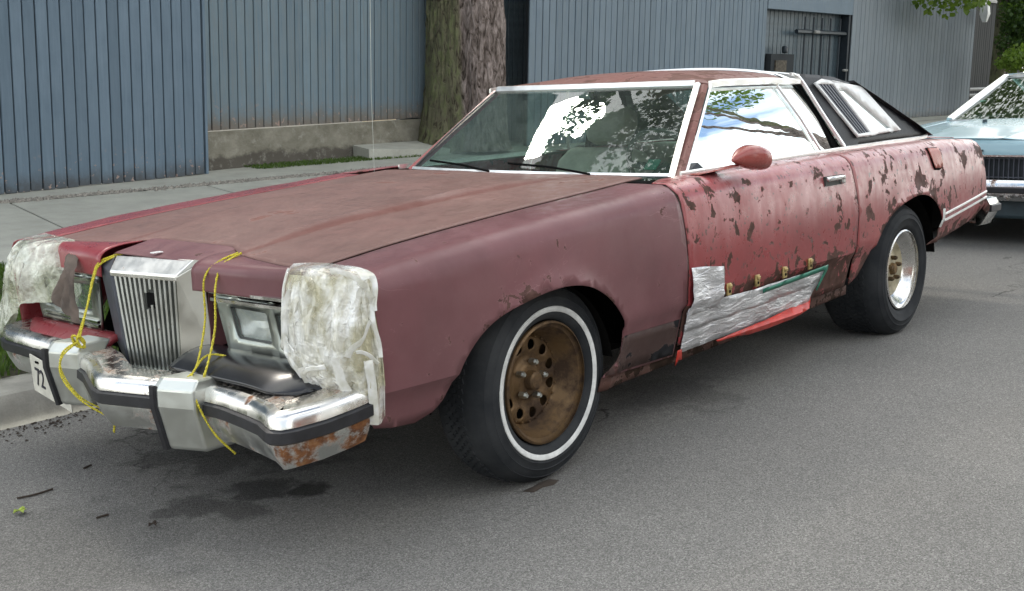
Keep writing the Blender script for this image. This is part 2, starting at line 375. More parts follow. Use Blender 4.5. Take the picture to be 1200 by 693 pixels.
leafmat('grass', (.045, .085, .018), (.12, .19, .045))
simple('soil', (.055, .05, .03), .95, var=.4, scale=20, bump=.6)
simple('gravel', (.25, .23, .20), .9, var=.5, scale=60, bump=.6)
# car paints
arches = ((0.06, .33, .40, .10), (-2.92, .33, .44, .12))
paint('paint_fender', (.160, .068, .074), (.085, .045, .036), .685, None, .36, 13, arch=((.10, .28, .385, .15),), zlow=(.30, .42, .12), dust=(.19, .105, .105))
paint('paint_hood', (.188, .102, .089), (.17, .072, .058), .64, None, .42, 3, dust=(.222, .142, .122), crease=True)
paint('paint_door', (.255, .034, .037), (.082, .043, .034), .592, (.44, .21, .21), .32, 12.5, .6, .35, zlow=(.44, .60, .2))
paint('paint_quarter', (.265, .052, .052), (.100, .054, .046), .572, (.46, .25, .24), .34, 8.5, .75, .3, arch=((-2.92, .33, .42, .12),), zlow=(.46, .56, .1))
paint('paint_red', (.25, .032, .040), (.15, .06, .06), .72, None, .30, 6, 0, .3, dust=(.32, .10, .10))
paint('paint_roof', (.175, .075, .064), (.13, .066, .052), .55, None, .5, 6, dust=(.25, .15, .13))
paint('paint_rusty', (.085, .042, .033), (.035, .022, .016), .50, None, .65, 9)
paint('paint_mirror', (.28, .060, .050), (.12, .05, .04), .70, None, .25, 9, 0, .5)
paint('paint_lowfender', (.055, .032, .028), (.018, .018, .02), .49, None, .6, 5)
chrome('chrome_clean', .74, (.78, .78, .77), .14, .3); chrome('chrome_brow', .66, (.72, .71, .69), .17, .5, scale=12)
chrome('chrome_trim', .86, (.93, .93, .91), .30, .05)
chrome('chrome_bumper', .60, (.76, .76, .75), .09, .45)
chrome('chrome_low', .60, (.60, .62, .60), .28, .5, scale=9, yr=(.72, 1.0, .15))
chrome('chrome_dull', .70, (.58, .60, .56), .34, .55, scale=14)
t = NT('bumper_top'); n = t.noise(34, 7, .72); X = t.sep()
m = t.ramp(t.math('ADD', t.math('MULTIPLY', n, .6), t.math('MULTIPLY', t.noise(7, 4), .4)), (.50, 0), (.60, 1)); rc = t.ramp(t.noise(45, 5), (.3, (.10, .045, .022)), (.6, (.24, .13, .075)), (.85, (.42, .30, .19)))
t.set(t.mix(m, (.74, .70, .64), rc), t.mr(m, 0, 1, .2, .7), t.math('SUBTRACT', 1, m)).bump(m, .2, .003); M['bumper_top'] = t.m
simple('rubber', (.016, .016, .019), .45, var=.3, scale=30)
t = NT('tyre'); n = t.noise(5, 6, .65); a = t.noise(70, 3)
t.set(t.mix(t.ramp(n, (.4, 0), (.72, .7)), (.022, .024, .027), (.058, .060, .062)), .72, 0, .16).bump(a, .15, .003); M['tyre'] = t.m
simple('whitewall', (.66, .66, .64), .6, var=.14, scale=25)
t = NT('bronze_wheel'); n = t.noise(9, 7, .7); m = t.ramp(n, (.42, 0), (.60, 1))
t.set(t.mix(m, (.15, .092, .044), (.045, .026, .015)), t.mr(m, 0, 1, .45, .8), t.mr(m, 0, 1, .45, .05), .3).bump(n, .2, .004); M['bronze_wheel'] = t.m
simple('cream_hub', (.42, .37, .25), .5, var=.3); simple('rust_hub', (.14, .085, .035), .7, .2, .6, 30)
simple('vinyl_black', (.009, .009, .011), .42, var=.3, scale=40, spec=.22, bump=.25, bs=140)
simple('louvre', (.055, .06, .075), .42, var=.2); simple('black_plastic', (.013, .013, .015), .22, var=.4, scale=10)
simple('black_matte', (.006, .006, .006), .95, spec=.05); simple('under', (.008, .0075, .007), .95, spec=.05)
simple('interior_tan', (.46, .46, .38), .7, var=.25); simple('interior_dark', (.05, .06, .055), .7, var=.3); simple('seat_pale', (.62, .60, .52), .75)
simple('white_trim', (.78, .78, .76), .35, var=.05)
simple('brass', (.50, .38, .16), .35, .6, .3, 60); simple('plate', (.60, .58, .50), .5, var=.12, scale=30); simple('plate_ink', (.02, .02, .03), .5)
simple('red_plastic', (.55, .035, .02), .35, var=.2); simple('green_tape', (.015, .17, .11), .4, var=.15); simple('tail_red', (.25, .01, .01), .2)
simple('grille_dark', (.03, .033, .030), .5)
t = NT('duct_tape'); n = t.noise(26, 5, .6, t.co((.35, 1, 1.5)), .8); n2 = t.noise(7, 5, .6, t.co((.5, 1, 2)))
t.set(t.ramp(t.noise(9, 5), (.3, (.52, .52, .53)), (.7, (.74, .74, .75))), .30, .6, .5).bump(t.math('ADD', t.math('MULTIPLY', n, .8), n2), .65, .02); M['duct_tape'] = t.m
t = NT('plastic_film_old'); cr = t.noise(13, 6, .62, t.co((1, 1, .8)), 1.6); c2 = t.vor(17, t.co((1, 1, .6), loc=(.3, .2, .1)))
rid = t.math('SUBTRACT', 1, t.math('ABSOLUTE', t.math('SUBTRACT', t.math('MULTIPLY', cr, 2), 1)))
col = t.mix(t.ramp(t.noise(4.5, 5, .6), (.38, 0), (.62, 1)), (.52, .50, .36), (.82, .82, .79))
al = t.math('ADD', .58, t.math('MULTIPLY', t.ramp(t.noise(7, 5, .65, dist=.8), (.35, 0), (.65, 1)), .42))
t.set(col, .22, 0, .6, Alpha=al).bump(t.math('ADD', t.math('MULTIPLY', rid, 1.0), c2), .85, .03); M['plastic_film_old'] = t.m
t = NT('plastic_sheet'); cr = t.noise(8, 5, .6, t.co((1, 1, .5)), 1.2)
rid = t.math('SUBTRACT', 1, t.math('ABSOLUTE', t.math('SUBTRACT', t.math('MULTIPLY', cr, 2), 1)))
t.set(t.mix(t.ramp(t.noise(5, 5), (.4, 0), (.6, 1)), (.50, .52, .40), (.72, .74, .64)), .3, 0, .5, Alpha=t.math('ADD', .50, t.math('MULTIPLY', t.ramp(cr, (.4, 0), (.62, 1)), .35))).bump(rid, .6, .03); M['plastic_sheet'] = t.m
t = NT('rope'); wv = t.noise(220, 2); t.set(t.ramp(wv, (.35, (.30, .25, .01)), (.65, (.72, .62, .05))), .55, 0, .4).bump(wv, .6, .004); M['rope'] = t.m
glass('glass_wind', (.72, .88, .82), 1.6, .14); glass('glass_side', (.42, .50, .47), 2.2, .05); glass('glass_opera', (.5, .6, .6), 2.4, .06); glass('glass_lens', (.92, .94, .92), 1.5, .55); glass('glass_far', (.22, .30, .27), 1.35, .05)
paint('paint_blue', (.31, .48, .54), (.28, .44, .50), .80, None, .24, 5, 0, .4)
t = NT('paint_blue'); t.set(t.ramp(t.noise(2, 4), (.3, (.27, .43, .49)), (.7, (.33, .50, .56))), .26, 0, .5, Coat_Weight=.5, Coat_Roughness=.1); M['paint_blue'] = t.m
simple('blue_dark', (.03, .05, .06), .5); simple('twig', (.04, .028, .02), .9); simple('leaf_fallen', (.28, .36, .04), .5, var=.3, scale=80); simple('reflector', (.9, .9, .89), .45, .6, .1, 40)

def film_mat(name, thin, a0, a1, wht):
    t = NT(name)
    def crease(scale, st, d, loc=(0, 0, 0)):
        n = t.noise(scale, 3, .5, t.co(st, loc=loc), d); return t.math('POWER', t.math('SUBTRACT', 1, t.math('ABSOLUTE', t.math('MULTIPLY', t.math('SUBTRACT', n, .5), 5)), True), 2)
    c1 = crease(9, (1.5, 1.5, .7), .8); c2 = crease(19, (.8, .8, 1.6), 1.2, (2, 1, 0)); c3 = crease(34, (1, 1, 1), .6, (5, 1, 3))
    h = t.math('ADD', t.math('ADD', c1, t.math('MULTIPLY', c2, .45)), t.math('MULTIPLY', c3, .12))
    patch = t.noise(5.5, 5, .62, dist=.6)
    col = t.mix(t.ramp(patch, (.36, 0), (.54, 1)), thin, wht)
    al = t.math('ADD', t.ramp(patch, (.38, a0), (.62, a1)), t.math('MULTIPLY', h, .3), True)
    t.set(col, t.mr(patch, .3, .7, .06, .2), 0, .8, Alpha=al, Coat_Weight=.8, Coat_Roughness=.04).bump(h, .35, .010); M[name] = t.m
film_mat('plastic_film', (.60, .56, .38), .20, .60, (.86, .86, .82)); film_mat('plastic_sheet', (.58, .60, .42), .18, .52, (.80, .82, .70))
simple('foam', (.42, .39, .25), .8, var=.35, scale=9); simple('brown_cloth', (.10, .075, .06), .8, var=.4)
chrome('chrome_side', .85, (.55, .54, .49), .30, .6, scale=5)

chrome('chrome_bezel', .68, (.40, .45, .42), .30, .7, scale=18)

boards('house_siding', (.28, .26, .22), (.36, .34, .29)); simple('house_brick', (.20, .10, .075), .85, var=.25, scale=30); simple('roof_shingle', (.06, .055, .05), .9, var=.3, scale=30)

t = NT('clear_tape'); t.set(t.ramp(t.noise(30, 3), (.35, (.70, .69, .60)), (.65, (.90, .90, .88))), .10, 0, .9, Alpha=.62, Coat_Weight=.8, Coat_Roughness=.04).bump(t.noise(60, 3), .3, .004); M['clear_tape'] = t.m

paint('paint_flap', (.42, .13, .10), (.16, .08, .07), .70, None, .3, 9)

chrome('chrome_cap', .70, (.86, .85, .82), .33, .25, scale=22)

simple('hatch_brown', (.085, .07, .05), .8, var=.4, scale=20)
# ------------------------------------------------------------------ MAROON COUPE
CAR = thing('parked_car', (-1.45, 0, 0), 'rusty faded maroon two-door coupe with black vinyl rear roof and taped-up front', 'car')
Wt = [(-4.3, .900), (-3.6, .942), (-3.0, .962), (-2.3, .978), (-1.5, .985), (-.7, .98), (.2, .972), (.6, .962), (.85, .94), (.95, .90)]
ZT = [(-4.25, .938), (-3.6, .965), (-3, .968), (-2, .960), (-1, .948), (-.75, .938), (-.5, .920), (0, .885), (.5, .842), (.9, .795), (1, .78)]
RS = .062
def zcrease(x): return .495-.016*(x+.7)
def side(x, v, off=0.0):
    zt = spl(ZT, x); W = spl(Wt, x); vs = zt-RS
    z = v if v <= vs else None; dy = 0
    if z is None:
        a = min((v-vs)/RS, math.pi/2); z = vs+RS*math.sin(a); dy = RS*(1-math.cos(a)); ex = v-vs-RS*math.pi/2
        if ex > 0: dy += ex; z = zt+.012*ex
    zc = zcrease(x)
    if z < zc: dy += .016*ss(0, .025, zc-z)+.20*(zc-z)
    dy += .55*max(0, z-.66)**2
    for (cx, cz, r) in ((.06, .30, .375), (-2.93, .30, .415)):
        d = math.hypot(x-cx, z-cz); dy -= .016*math.exp(-((d-r)/.035)**2)
    return (x, W-dy+off, z+ (off if v > zt else 0))
def vtop(x, y):   # v value at which the section has come in to lateral position y
    zt = spl(ZT, x); return zt-RS+RS*math.pi/2+(spl(Wt, x)-RS-.55*(zt-.66)**2-y)
YG = .731
for mir in (False, True):
    lab = 'right' if mir else 'left'
    fp = [(.80, .378), (.74, .366), (.65, .360), (.585, .378), (.545, .41), (.505, .48), (.455, .54), (.385, .592), (.30, .628), (.20, .652), (.10, .666), (0, .668), (-.10, .652), (-.19, .614), (-.265, .56), (-.315, .50), (-.335, .44), (-.325, .39), (-.29, .34), (-.25, .305)]
    fp += [(-.50, .300), (-.700, .298), (-.712, .50), (-.717, .63), (-.700, .84), (-.690, .90)]
    fp += [(x, vtop(x, YG)) for x in (-.68, -.45, -.2, .05, .3, .55, .72, .80)]+[(.845, vtop(.845, .80)), (.862, vtop(.862, .88)), (.868, .80), (.862, .72), (.852, .6), (.845, .5), (.835, .43)]
    fp = fp[:3]+[tuple(p[:2]) for p in smoothpath([(a_, b_, 0) for a_, b_ in fp[3:20]], 3)]+fp[20:]
    ff = panel('front_fender', fp, side, M['paint_red' if mir else 'paint_fender'], CAR, .028, mirror=mir)
    if not mir: tag(ff, 'matte mauve front fender with rusty arch lip')
    dp = [(-.722, .335), (-1.5, .345), (-2.165, .352), (-2.182, .54), (-2.200, .69), (-2.178, .86)]+[(x, vtop(x, .80)) for x in (-2.17, -1.8, -1.4, -1.06)]+[(-.80, vtop(-.80, .80)), (-.712, vtop(-.712, .83)), (-.710, .84), (-.727, .63), (-.722, .50)]
    door = panel('door', dp, side, M['paint_door'], CAR, .028, mirror=mir)
    qp = [(-2.215, .352), (-2.30, .385), (-2.38, .47), (-2.45, .545), (-2.54, .612), (-2.66, .668), (-2.78, .70), (-2.92, .716), (-3.05, .708), (-3.17, .678), (-3.27, .63), (-3.335, .57), (-3.345, .50), (-3.29, .45), (-3.21, .425)]
    qp += [(-3.4, .432), (-3.7, .462), (-4.0, .492), (-4.10, .53), (-4.165, .62), (-4.135, .78), (-4.115, .90)]+[(x, vtop(x, .735)) for x in (-4.105, -3.9, -3.7, -3.5, -3.0, -2.6, -2.19)]+[(-2.188, .86), (-2.212, .69), (-2.195, .54)]
    qp = qp[:1]+[tuple(p[:2]) for p in smoothpath([(a_, b_, 0) for a_, b_ in qp[1:15]], 3)]+qp[15:]
    quarter = panel('rear_quarter_panel', qp, side, M['paint_quarter'], CAR, .028, mirror=mir)
    sg = -1 if mir else 1
    # rocker panel
    rp = [(-.26, .250), (-2.25, .300), (-2.23, .348), (-.72, .332), (-.71, .298), (-.27, .300)]
    panel('rocker_panel', rp, lambda x, v: side(x, v, -.016), M['paint_rusty'], CAR, .04, mirror=mir)
    lp = [(-.262, .312), (-.692, .305), (-.700, .44), (-.34, .44), (-.318, .385)]
    panel('fender_skirt_patch', lp, lambda x, v: side(x, v, .003), M['paint_lowfender'], CAR, .03, mirror=mir, thick=.002)
    # fuel flap, handle, chrome
    def mpt(x, v, off=0): p = side(x, v, off); return Vector((p[0], sg*p[1], p[2]))
    if not mir:
        fl = [(-3.185, .935), (-3.335, .93), (-3.345, .89), (-3.345, .835), (-3.30, .825), (-3.225, .83), (-3.20, .88)]
        tag(panel('fuel_flap', fl, lambda x, v: (x, side(x, v)[1]+.010, side(x, v)[2]+.005), M['paint_flap'], quarter, .02, mirror=mir), 'salmon red fuel filler flap')
        panel('flap_gap', [(-3.264+(a_+3.264)*1.14, .882+(b_-.882)*1.14) for a_, b_ in fl], lambda x, v: (x, side(x, v)[1]+.0035, side(x, v)[2]+.002), M['black_matte'], quarter, .02, thick=0)
    b = MB(); b.box(mpt(-1.96, .862, .006), (.185, .012, .042)); hb = b.build('handle_recess', M['grille_dark'], door)
    b = MB(); b.box(mpt(-1.955, .872, .020), (.165, .022, .020)); b.box(mpt(-2.035, .862, .016), (.03, .018, .036)); b.build('door_handle', M['chrome_clean'], door, bevel=.006)
    b = MB()
    for v0, v1 in ((.578, .638), (.545, .605)):
        b.strip([mpt(-3.36+q*(-.79), v0+(v1-v0)*q, .004) for q in [k/12 for k in range(13)]], (0, 0, 1), .013, .006, (0, sg, 0))
    b.strip([mpt(-3.352, .51+.1*q, .004) for q in (0, .5, 1)], (1, 0, 0), .018, .007, (0, sg, 0)); b.build('lower_trim', M['chrome_trim'], quarter)
# greenhouse plane
def G(x, z, off=0): return (x, .77-.45*(z-.94)+off*.91, z+off*.41)
def both(name, fn, mat, **kw):
    for s in (1, -1):
        b = MB(); fn(b, s); b.build(name, M[mat], CAR, **kw)
gp_ = [(-1.06, .948), (-1.50, 1.286), (-1.9, 1.292), (-2.31, 1.290), (-2.36, 1.24), (-2.52, .955)]
for mir in (False, True):
    sg = -1 if mir else 1
    Gs = lambda x, z, off=0: Vector((x, sg*G(x, z, off)[1], G(x, z, off)[2]))
    sw = panel('side_window', [(-1.06, .945), (-1.505, 1.285), (-2.30, 1.290), (-2.345, 1.22), (-2.46, .952)], lambda x, z: G(x, z, -.014+.010*math.sin((z-.95)/.34*math.pi)), M['glass_side'], CAR, .03, mirror=mir, thick=0)
    b = MB(); b.strip([Gs(-2.094, 1.283, -.004), Gs(-2.18, 1.13, .004), Gs(-2.285, .955, -.004)], (1, 0, 0), .022, .008, (0, sg, .4)); b.build('window_divider', M['chrome_trim'], sw)
    # frame mouldings of the door glass
    b = MB()
    if not mir: b.strip([Gs(-1.035, .945, .004), Gs(-1.26, 1.117, .006), Gs(-1.475, 1.285, .006)], (0, sg*.3, 1), .032, .010, (0, sg, .4))
    b.strip([Gs(-1.475, 1.292, .004), Gs(-1.6, 1.299, .006), Gs(-2.0, 1.303, .006), Gs(-2.335, 1.296, .006)], (0, 0, 1), .030, .012, (0, sg, .4)); b.build('window_moulding', M['chrome_trim'], CAR)
    # B band: chrome hoop edge from the roof down
    b = MB(); b.strip(smoothpath([Gs(-2.262, 1.330, .0), Gs(-2.285, 1.322, .008), Gs(-2.325, 1.295, .010), Gs(-2.40, 1.15, .010), Gs(-2.50, .975, .010)], 5), (1, 0, 0), .024, .012, (0, sg, .4)); b.build('roof_band_moulding', M['chrome_trim'], CAR)
    panel('pillar_cover', [(-2.29, 1.296), (-2.335, 1.296), (-2.41, 1.15), (-2.51, .955), (-2.43, .955), (-2.33, 1.22)], lambda x, z: G(x, z, -.006), M['black_matte'], CAR, .05, mirror=mir)
    # belt moulding
    b = MB(); b.strip(smoothpath([Gs(-.985, .945, .012), Gs(-1.5, .951, .014), Gs(-2.0, .958, .014), Gs(-2.5, .966, .014), Gs(-3.0, .972, .012), Gs(-3.45, .975, .012), Gs(-3.575, .985, .010), Gs(-3.60, 1.008, .004), Gs(-3.575, 1.02, 0)], 5), (0, 0, 1), .022, .010, (0, sg, .2)); b.build('belt_moulding', M['chrome_trim'], CAR)
    # A pillar
    b = MB(); n = 8; rr = []
    for k in range(n+1):
        q = k/n; wl = Vector((-1.012-.458*q, sg*(.724-.158*q), .934+.359*q)); sl = Vector((-1.03-.455*q, sg*(.772-.163*q), .938+.355*q)); out = Vector((.25, sg*.6, .4))*.012
        rr.append([wl-out*2, wl, (wl+sl)/2+out, sl, sl-out*2])
    b.loft(rr); b.build('windshield_pillar', M['paint_red' if mir else 'paint_roof'], CAR)
    # C pillar vinyl sail
    sail = [(-2.335, 1.302), (-2.41, 1.15), (-2.505, .965), (-3.0, .975), (-3.50, .980), (-3.58, .992), (-3.585, 1.0), (-3.42, 1.065), (-3.25, 1.135), (-3.05, 1.218), (-2.86, 1.288), (-2.70, 1.318), (-2.55, 1.328), (-2.36, 1.334)]
    sp = panel('vinyl_sail_panel', sail, lambda x, z: G(x, z, .004+.01*math.sin(max(0, min(1, (z-.97)/.33))*math.pi)), M['vinyl_black'], CAR, .03, mirror=mir)
    of = [(-2.435, 1.283), (-2.52, 1.300), (-2.95, 1.302-.045), (-3.225, 1.012+.012), (-2.675, 1.010)]
    oi_ = [(-2.66, 1.250), (-2.76, 1.245), (-3.105, 1.040), (-2.86, 1.033)]
    lv = [(-2.455, 1.276), (-2.625, 1.272), (-2.83, 1.028), (-2.682, 1.024)]
    ow_ = panel('opera_window_frame', of, lambda x, z: G(x, z, .022), M['white_trim'], CAR, .04, holes=[oi_, lv], mirror=mir, thick=.012)
    panel('opera_glass', oi_, lambda x, z: G(x, z, .016), M['glass_opera'], ow_, .06, mirror=mir, thick=0)
    panel('opera_backing', oi_, lambda x, z: G(x, z, .0145-.01), M['interior_dark'], ow_, .06, mirror=mir, thick=0)
    b = MB()
    for k in range(5):
        a0, a1 = k/5+.012, (k+1)/5-.012
        T = lambda a: Vector(lv[0]).lerp(Vector(lv[1]), a); B = lambda a: Vector(lv[3]).lerp(Vector(lv[2]), a)
        c4 = [Gs(*T(a0), .018), Gs(*T(a1), .018), Gs(*B(a1), .018), Gs(*B(a0), .018)]; c5 = [Gs(*T(a0), .027), Gs(*T(a1), .024), Gs(*B(a1), .024), Gs(*B(a0), .027)]
        b.hexa(c4+c5)
    b.build('louvre_panel', M['louvre'], ow_, smooth=0)
# roof
ZR = [(-2.95, 1.272), (-2.8, 1.322), (-2.6, 1.352), (-2.3, 1.367), (-1.95, 1.368), (-1.7, 1.358), (-1.55, 1.342), (-1.47, 1.324), (-1.41, 1.298)]
def roofz(x, y):
    e = min(1, abs(y)/.60); return spl(ZR, x)-(.052*e**2.4+.02*max(0, e-.85)/.15)*ss(-1.40, -1.65, x)-.012*e*e*(1-ss(-1.40, -1.75, x))
def wsx(s, q): return -1.008-.458*q+(.085-.03*q)*(1-s*s)
def rmap(x, y): return (x, y, roofz(x, y))
front = [(wsx(s, 1)-.006, s*.575) for s in [k/8-1 for k in range(17)]]
panel('roof', front+[(-2.255, .598), (-2.262, 0), (-2.255, -.598)], rmap, M['paint_roof'], CAR, .04)
panel('vinyl_roof_band', [(-2.258, .60), (-2.56, .60), (-2.56, -.60), (-2.258, -.60)], lambda x, y: (x, y, roofz(x, y)+.006), M['vinyl_black'], CAR, .04)
panel('rear_roof', [(-2.563, .59), (-2.90, .605), (-2.90, -.605), (-2.563, -.59)], lambda x, y: (x, y, roofz(x, y)+.001), M['paint_roof'], CAR, .04)
b = MB()
for x in (-2.255, -2.575): b.strip([(x+.02*abs(y/.6)**3*-1, y, roofz(x, y)+.004) for y in [k*.06-.60 for k in range(21)]], (1, 0, 0), .022, .01, (0, 0, 1))
b.build('roof_cross_moulding', M['chrome_trim'], CAR)
def back(y, z): return (float(np.interp(z, [.975, 1.0, 1.135, 1.218, 1.288, 1.31], [-3.60, -3.57, -3.24, -3.04, -2.86, -2.80]))-.03*(1-(y/.7)**2), y, z)
panel('rear_window', [(-.70, .99), (.70, .99), (.59, 1.285), (-.59, 1.285)], back, M['glass_side'], CAR, .06, thick=0)
for s in (1, -1):
    b = MB(); b.strip([(back(0, z)[0]-.002, s*(.745-.45*(z-.97)), z) for z in (.985, 1.06, 1.135, 1.218, 1.288)], (0, 1, 0), .10, .012, (-1, 0, 1))
    b.build('rear_window_surround', M['vinyl_black'], CAR)
# windshield
def ws(s, q): return (wsx(s, q), s*(.723-.158*q), .928+.365*q+.012*math.sin(q*math.pi))
wsh = panel('windshield', [(-1, -.02), (1, -.02), (1, 1), (-1, 1)], ws, M['glass_wind'], CAR, .07, thick=0)
b = MB(); S = [k/12-1 for k in range(25)]
b.strip([Vector(ws(s*.985, 1.0))+Vector((.004, 0, .006)) for s in S], (0.4, 0, -1), .034, .010, (.8, 0, .6))
b.strip([Vector(ws(1, q))+Vector((0, .002, .004)) for q in [k/8 for k in range(9)]], (0, 1, 0), .028, .010, (.7, .3, .5))
b.strip([Vector(ws(s, .03))+Vector((.002, 0, .002)) for s in S], (0.4, 0, -1), .018, .008, (.8, 0, .6)); b.build('windshield_moulding', M['chrome_trim'], CAR)
b = MB(); b.strip([Vector(ws(-1, q))+Vector((0, .0, .002)) for q in [k/8 for k in range(9)]], (0, 1, 0), .012, .004, (.7, -.3, .5)); b.build('far_moulding', M['rubber'], CAR)
# wipers
for y0 in (.42, -.12):
    b = MB(); b.tube([(-.90+.02, y0, .950), Vector(ws((y0-.25)/.72, .07))+Vector((.01, 0, .012)), Vector(ws((y0-.50)/.72, .10))+Vector((.01, 0, .012))], .005, 6); b.build('wiper', M['black_matte'], CAR)
# hood
def dome(x, y):
    yc = .29+.08*ss(.7, -.9, x); a = abs(y); return .018*(1-ss(yc-.02, yc+.035, a))+.007*math.exp(-((a-yc)/.02)**2)
def hoodz(x, y): return spl(ZT, x)+.004+.012*(1-(y/.72)**2)*ss(.85, .3, x)*ss(-1.0, -.3, x)+dome(x, y)*ss(.74, .45, x)*ss(-1.0, -.2, x)-.012*ss(-.5, -.95, x)*(1-(y/.72)**2)
he = [(.715, 0), (.716, .21), (.735, .255), (.772, .32), (.80, .45), (.825, .60), (.832, .711)]
hp = he+[(.5, .711), (0, .711), (-.5, .711), (-.83, .709)]+[(-.905, .55), (-.945, .3), (-.955, 0)]
hp = hp+[(x, -y) for x, y in hp[::-1][1:-1]]
def hmap(x, y):
    z = hoodz(x, y); d = .72-abs(y)
    return (x, y, z-.006*math.exp(-d/.008))
panel('hood', hp, hmap, M['paint_hood'], CAR, .03)
panel('cowl', [(-.78, .72), (-.9, .55), (-.93, 0), (-.9, -.55), (-.78, -.72), (-1.04, -.76), (-1.06, 0), (-1.04, .76)], lambda x, y: (x, y, .926-.01*abs(y)), M['black_matte'], CAR, .08)
# header panel (nose) : rolls from the hood edge down to the lamp openings
def xedge(y): return I([(p[1], p[0]) for p in he], abs(y))+.006
def nose_front(y): a = abs(y); return .905-.02*ss(.2, .4, a)-.05*ss(.4, .86, a)
def nmap(y, q):
    x0, x1 = xedge(y), nose_front(y); z0 = hoodz(x0, min(abs(y), .71)); z1 = .722-.008*(abs(y)/.8)
    a = min(1, q/.62); x = x0+(x1-x0)*math.sin(a*math.pi/2)**.9 if q < .62 else x1
    flat = z0-(z0-.772)*(a**2.2) if q < .62 else .772-(.772-z1)*((q-.62)/.38)
    return (x, y, flat)
for s, m in ((1, 'paint_fender'), (-1, 'paint_red')):
    panel('header_panel', [(.255, 0), (.86, 0), (.86, 1), (.255, 1)] if s == 1 else [(-.255, 0), (-.86, 0), (-.86, 1), (-.255, 1)], nmap, M[m], CAR, .035)
# nose above the grille
def cmap(y, q):
    x = .722+(.868-.722)*q; a = abs(y)/.262; z = .828-.030*q-.016*max(0, a-.82)/.18; return (x, y, z)
panel('grille_nose', [(-.262, 0), (.262, 0), (.262, .86), (.215, 1), (-.215, 1), (-.262, .86)], cmap, M['paint_fender'], CAR, .03)
for s in (1, -1):
    b = MB(); b.hexa([(.73, s*.262, .55), (.855, s*.262, .53), (.855, s*.256, .53), (.73, s*.256, .55), (.73, s*.262, .808), (.85, s*.262, .785), (.85, s*.256, .785), (.73, s*.256, .808)])
    b.build('nose_side', M['paint_fender'], CAR)
b = MB(); b.box((.852, 0, .812), (.035, .02, .003)); tag(b.build('paint_chip', M['white_trim'], CAR), 'small white paint chip on the nose')
# grille
def tilt(p, y0=0): return Vector((p[0], p[1], p[2]+p[1]*.035))
b = MB(); FT = [(.911, .186, .748), (.862, .222, .797), (.878, .262, .786), (.858, .258, .515), (.893, .150, .430)]
for p in FT: pass
m_ = lambda p: (p[0], -p[1], p[2])
b.hexa([tilt(p) for p in [(.911, -.186, .735), (.911, .186, .735), (.86, .215, .735), (.86, -.215, .735), (.913, -.186, .752), (.913, .186, .752), (.862, .218, .799), (.862, -.218, .799)]])
gr = b.build('grille', M['chrome_cap'], CAR, smooth=0, bevel=.005); tag(gr, 'tall upright chrome grille with rusty cap and a hole')
for s in (1, -1):
    P = [(.912, .187, .750), (.866, .262, .795) if s == 1 else (.884, .292, .768), (.850, .262, .515) if s == 1 else (.862, .262, .50), (.893, .152, .430)]; P = [tilt((p[0], s*p[1], p[2])) for p in P]; inn = Vector((-.012, -s*.012, 0))
    b = MB(); b.hexa([p+inn for p in P]+P); b.add([tilt((.911, s*.186, .751)), tilt((.864, s*.219, .798)), P[1]], [(0, 1, 2)])
    b.build('grille_side', M['chrome_side' if s == 1 else 'louvre'], gr, smooth=0, bevel=.004)
b = MB(); b.hexa([tilt(p) for p in [(.885, -.150, .425), (.912, -.150, .420), (.912, .150, .420), (.885, .150, .425), (.885, -.155, .443), (.908, -.155, .441), (.908, .155, .441), (.885, .155, .443)]]); b.build('grille_sill', M['chrome_dull'], gr)
b = MB(); b.hexa([tilt(p) for p in [(.85, -.15, .44), (.882, -.15, .44), (.882, .15, .44), (.85, .15, .44), (.85, -.18, .75), (.898, -.18, .75), (.898, .18, .75), (.85, .18, .75)]]); b.build('grille_backing', M['grille_dark'], gr)
ns = 13
for k in range(ns):
    f0, f1 = (k+.31)/ns*2-1, (k+.69)/ns*2-1
    segs = [(.441, .737)]
    if k == 6: segs = [(.441, .636), (.690, .737)]
    if k == 7: segs = [(.441, .652), (.702, .737)]
    for z0, z1 in segs:
        wd = lambda z: .150+(.180-.150)*(z-.44)/.30
        xx = lambda z: .893+.016*(z-.44)/.30
        P = []
        for z in (z0, z1):
            a, c_ = f0*wd(z), f1*wd(z); m2 = (a+c_)/2
            P += [tilt((xx(z)-.012, a, z)), tilt((xx(z)-.004, a, z)), tilt((xx(z)+.0, m2, z)), tilt((xx(z)-.004, c_, z)), tilt((xx(z)-.012, c_, z))]
        b = MB(); b.loft([P[:5], P[5:]]); b.build('grille_slat', M['chrome_dull'], gr, smooth=0)
b = MB(); b.box(tilt((.894, .013, .665)), (.004, .040, .05)); b.build('emblem_hole', M['black_matte'], gr, smooth=0)
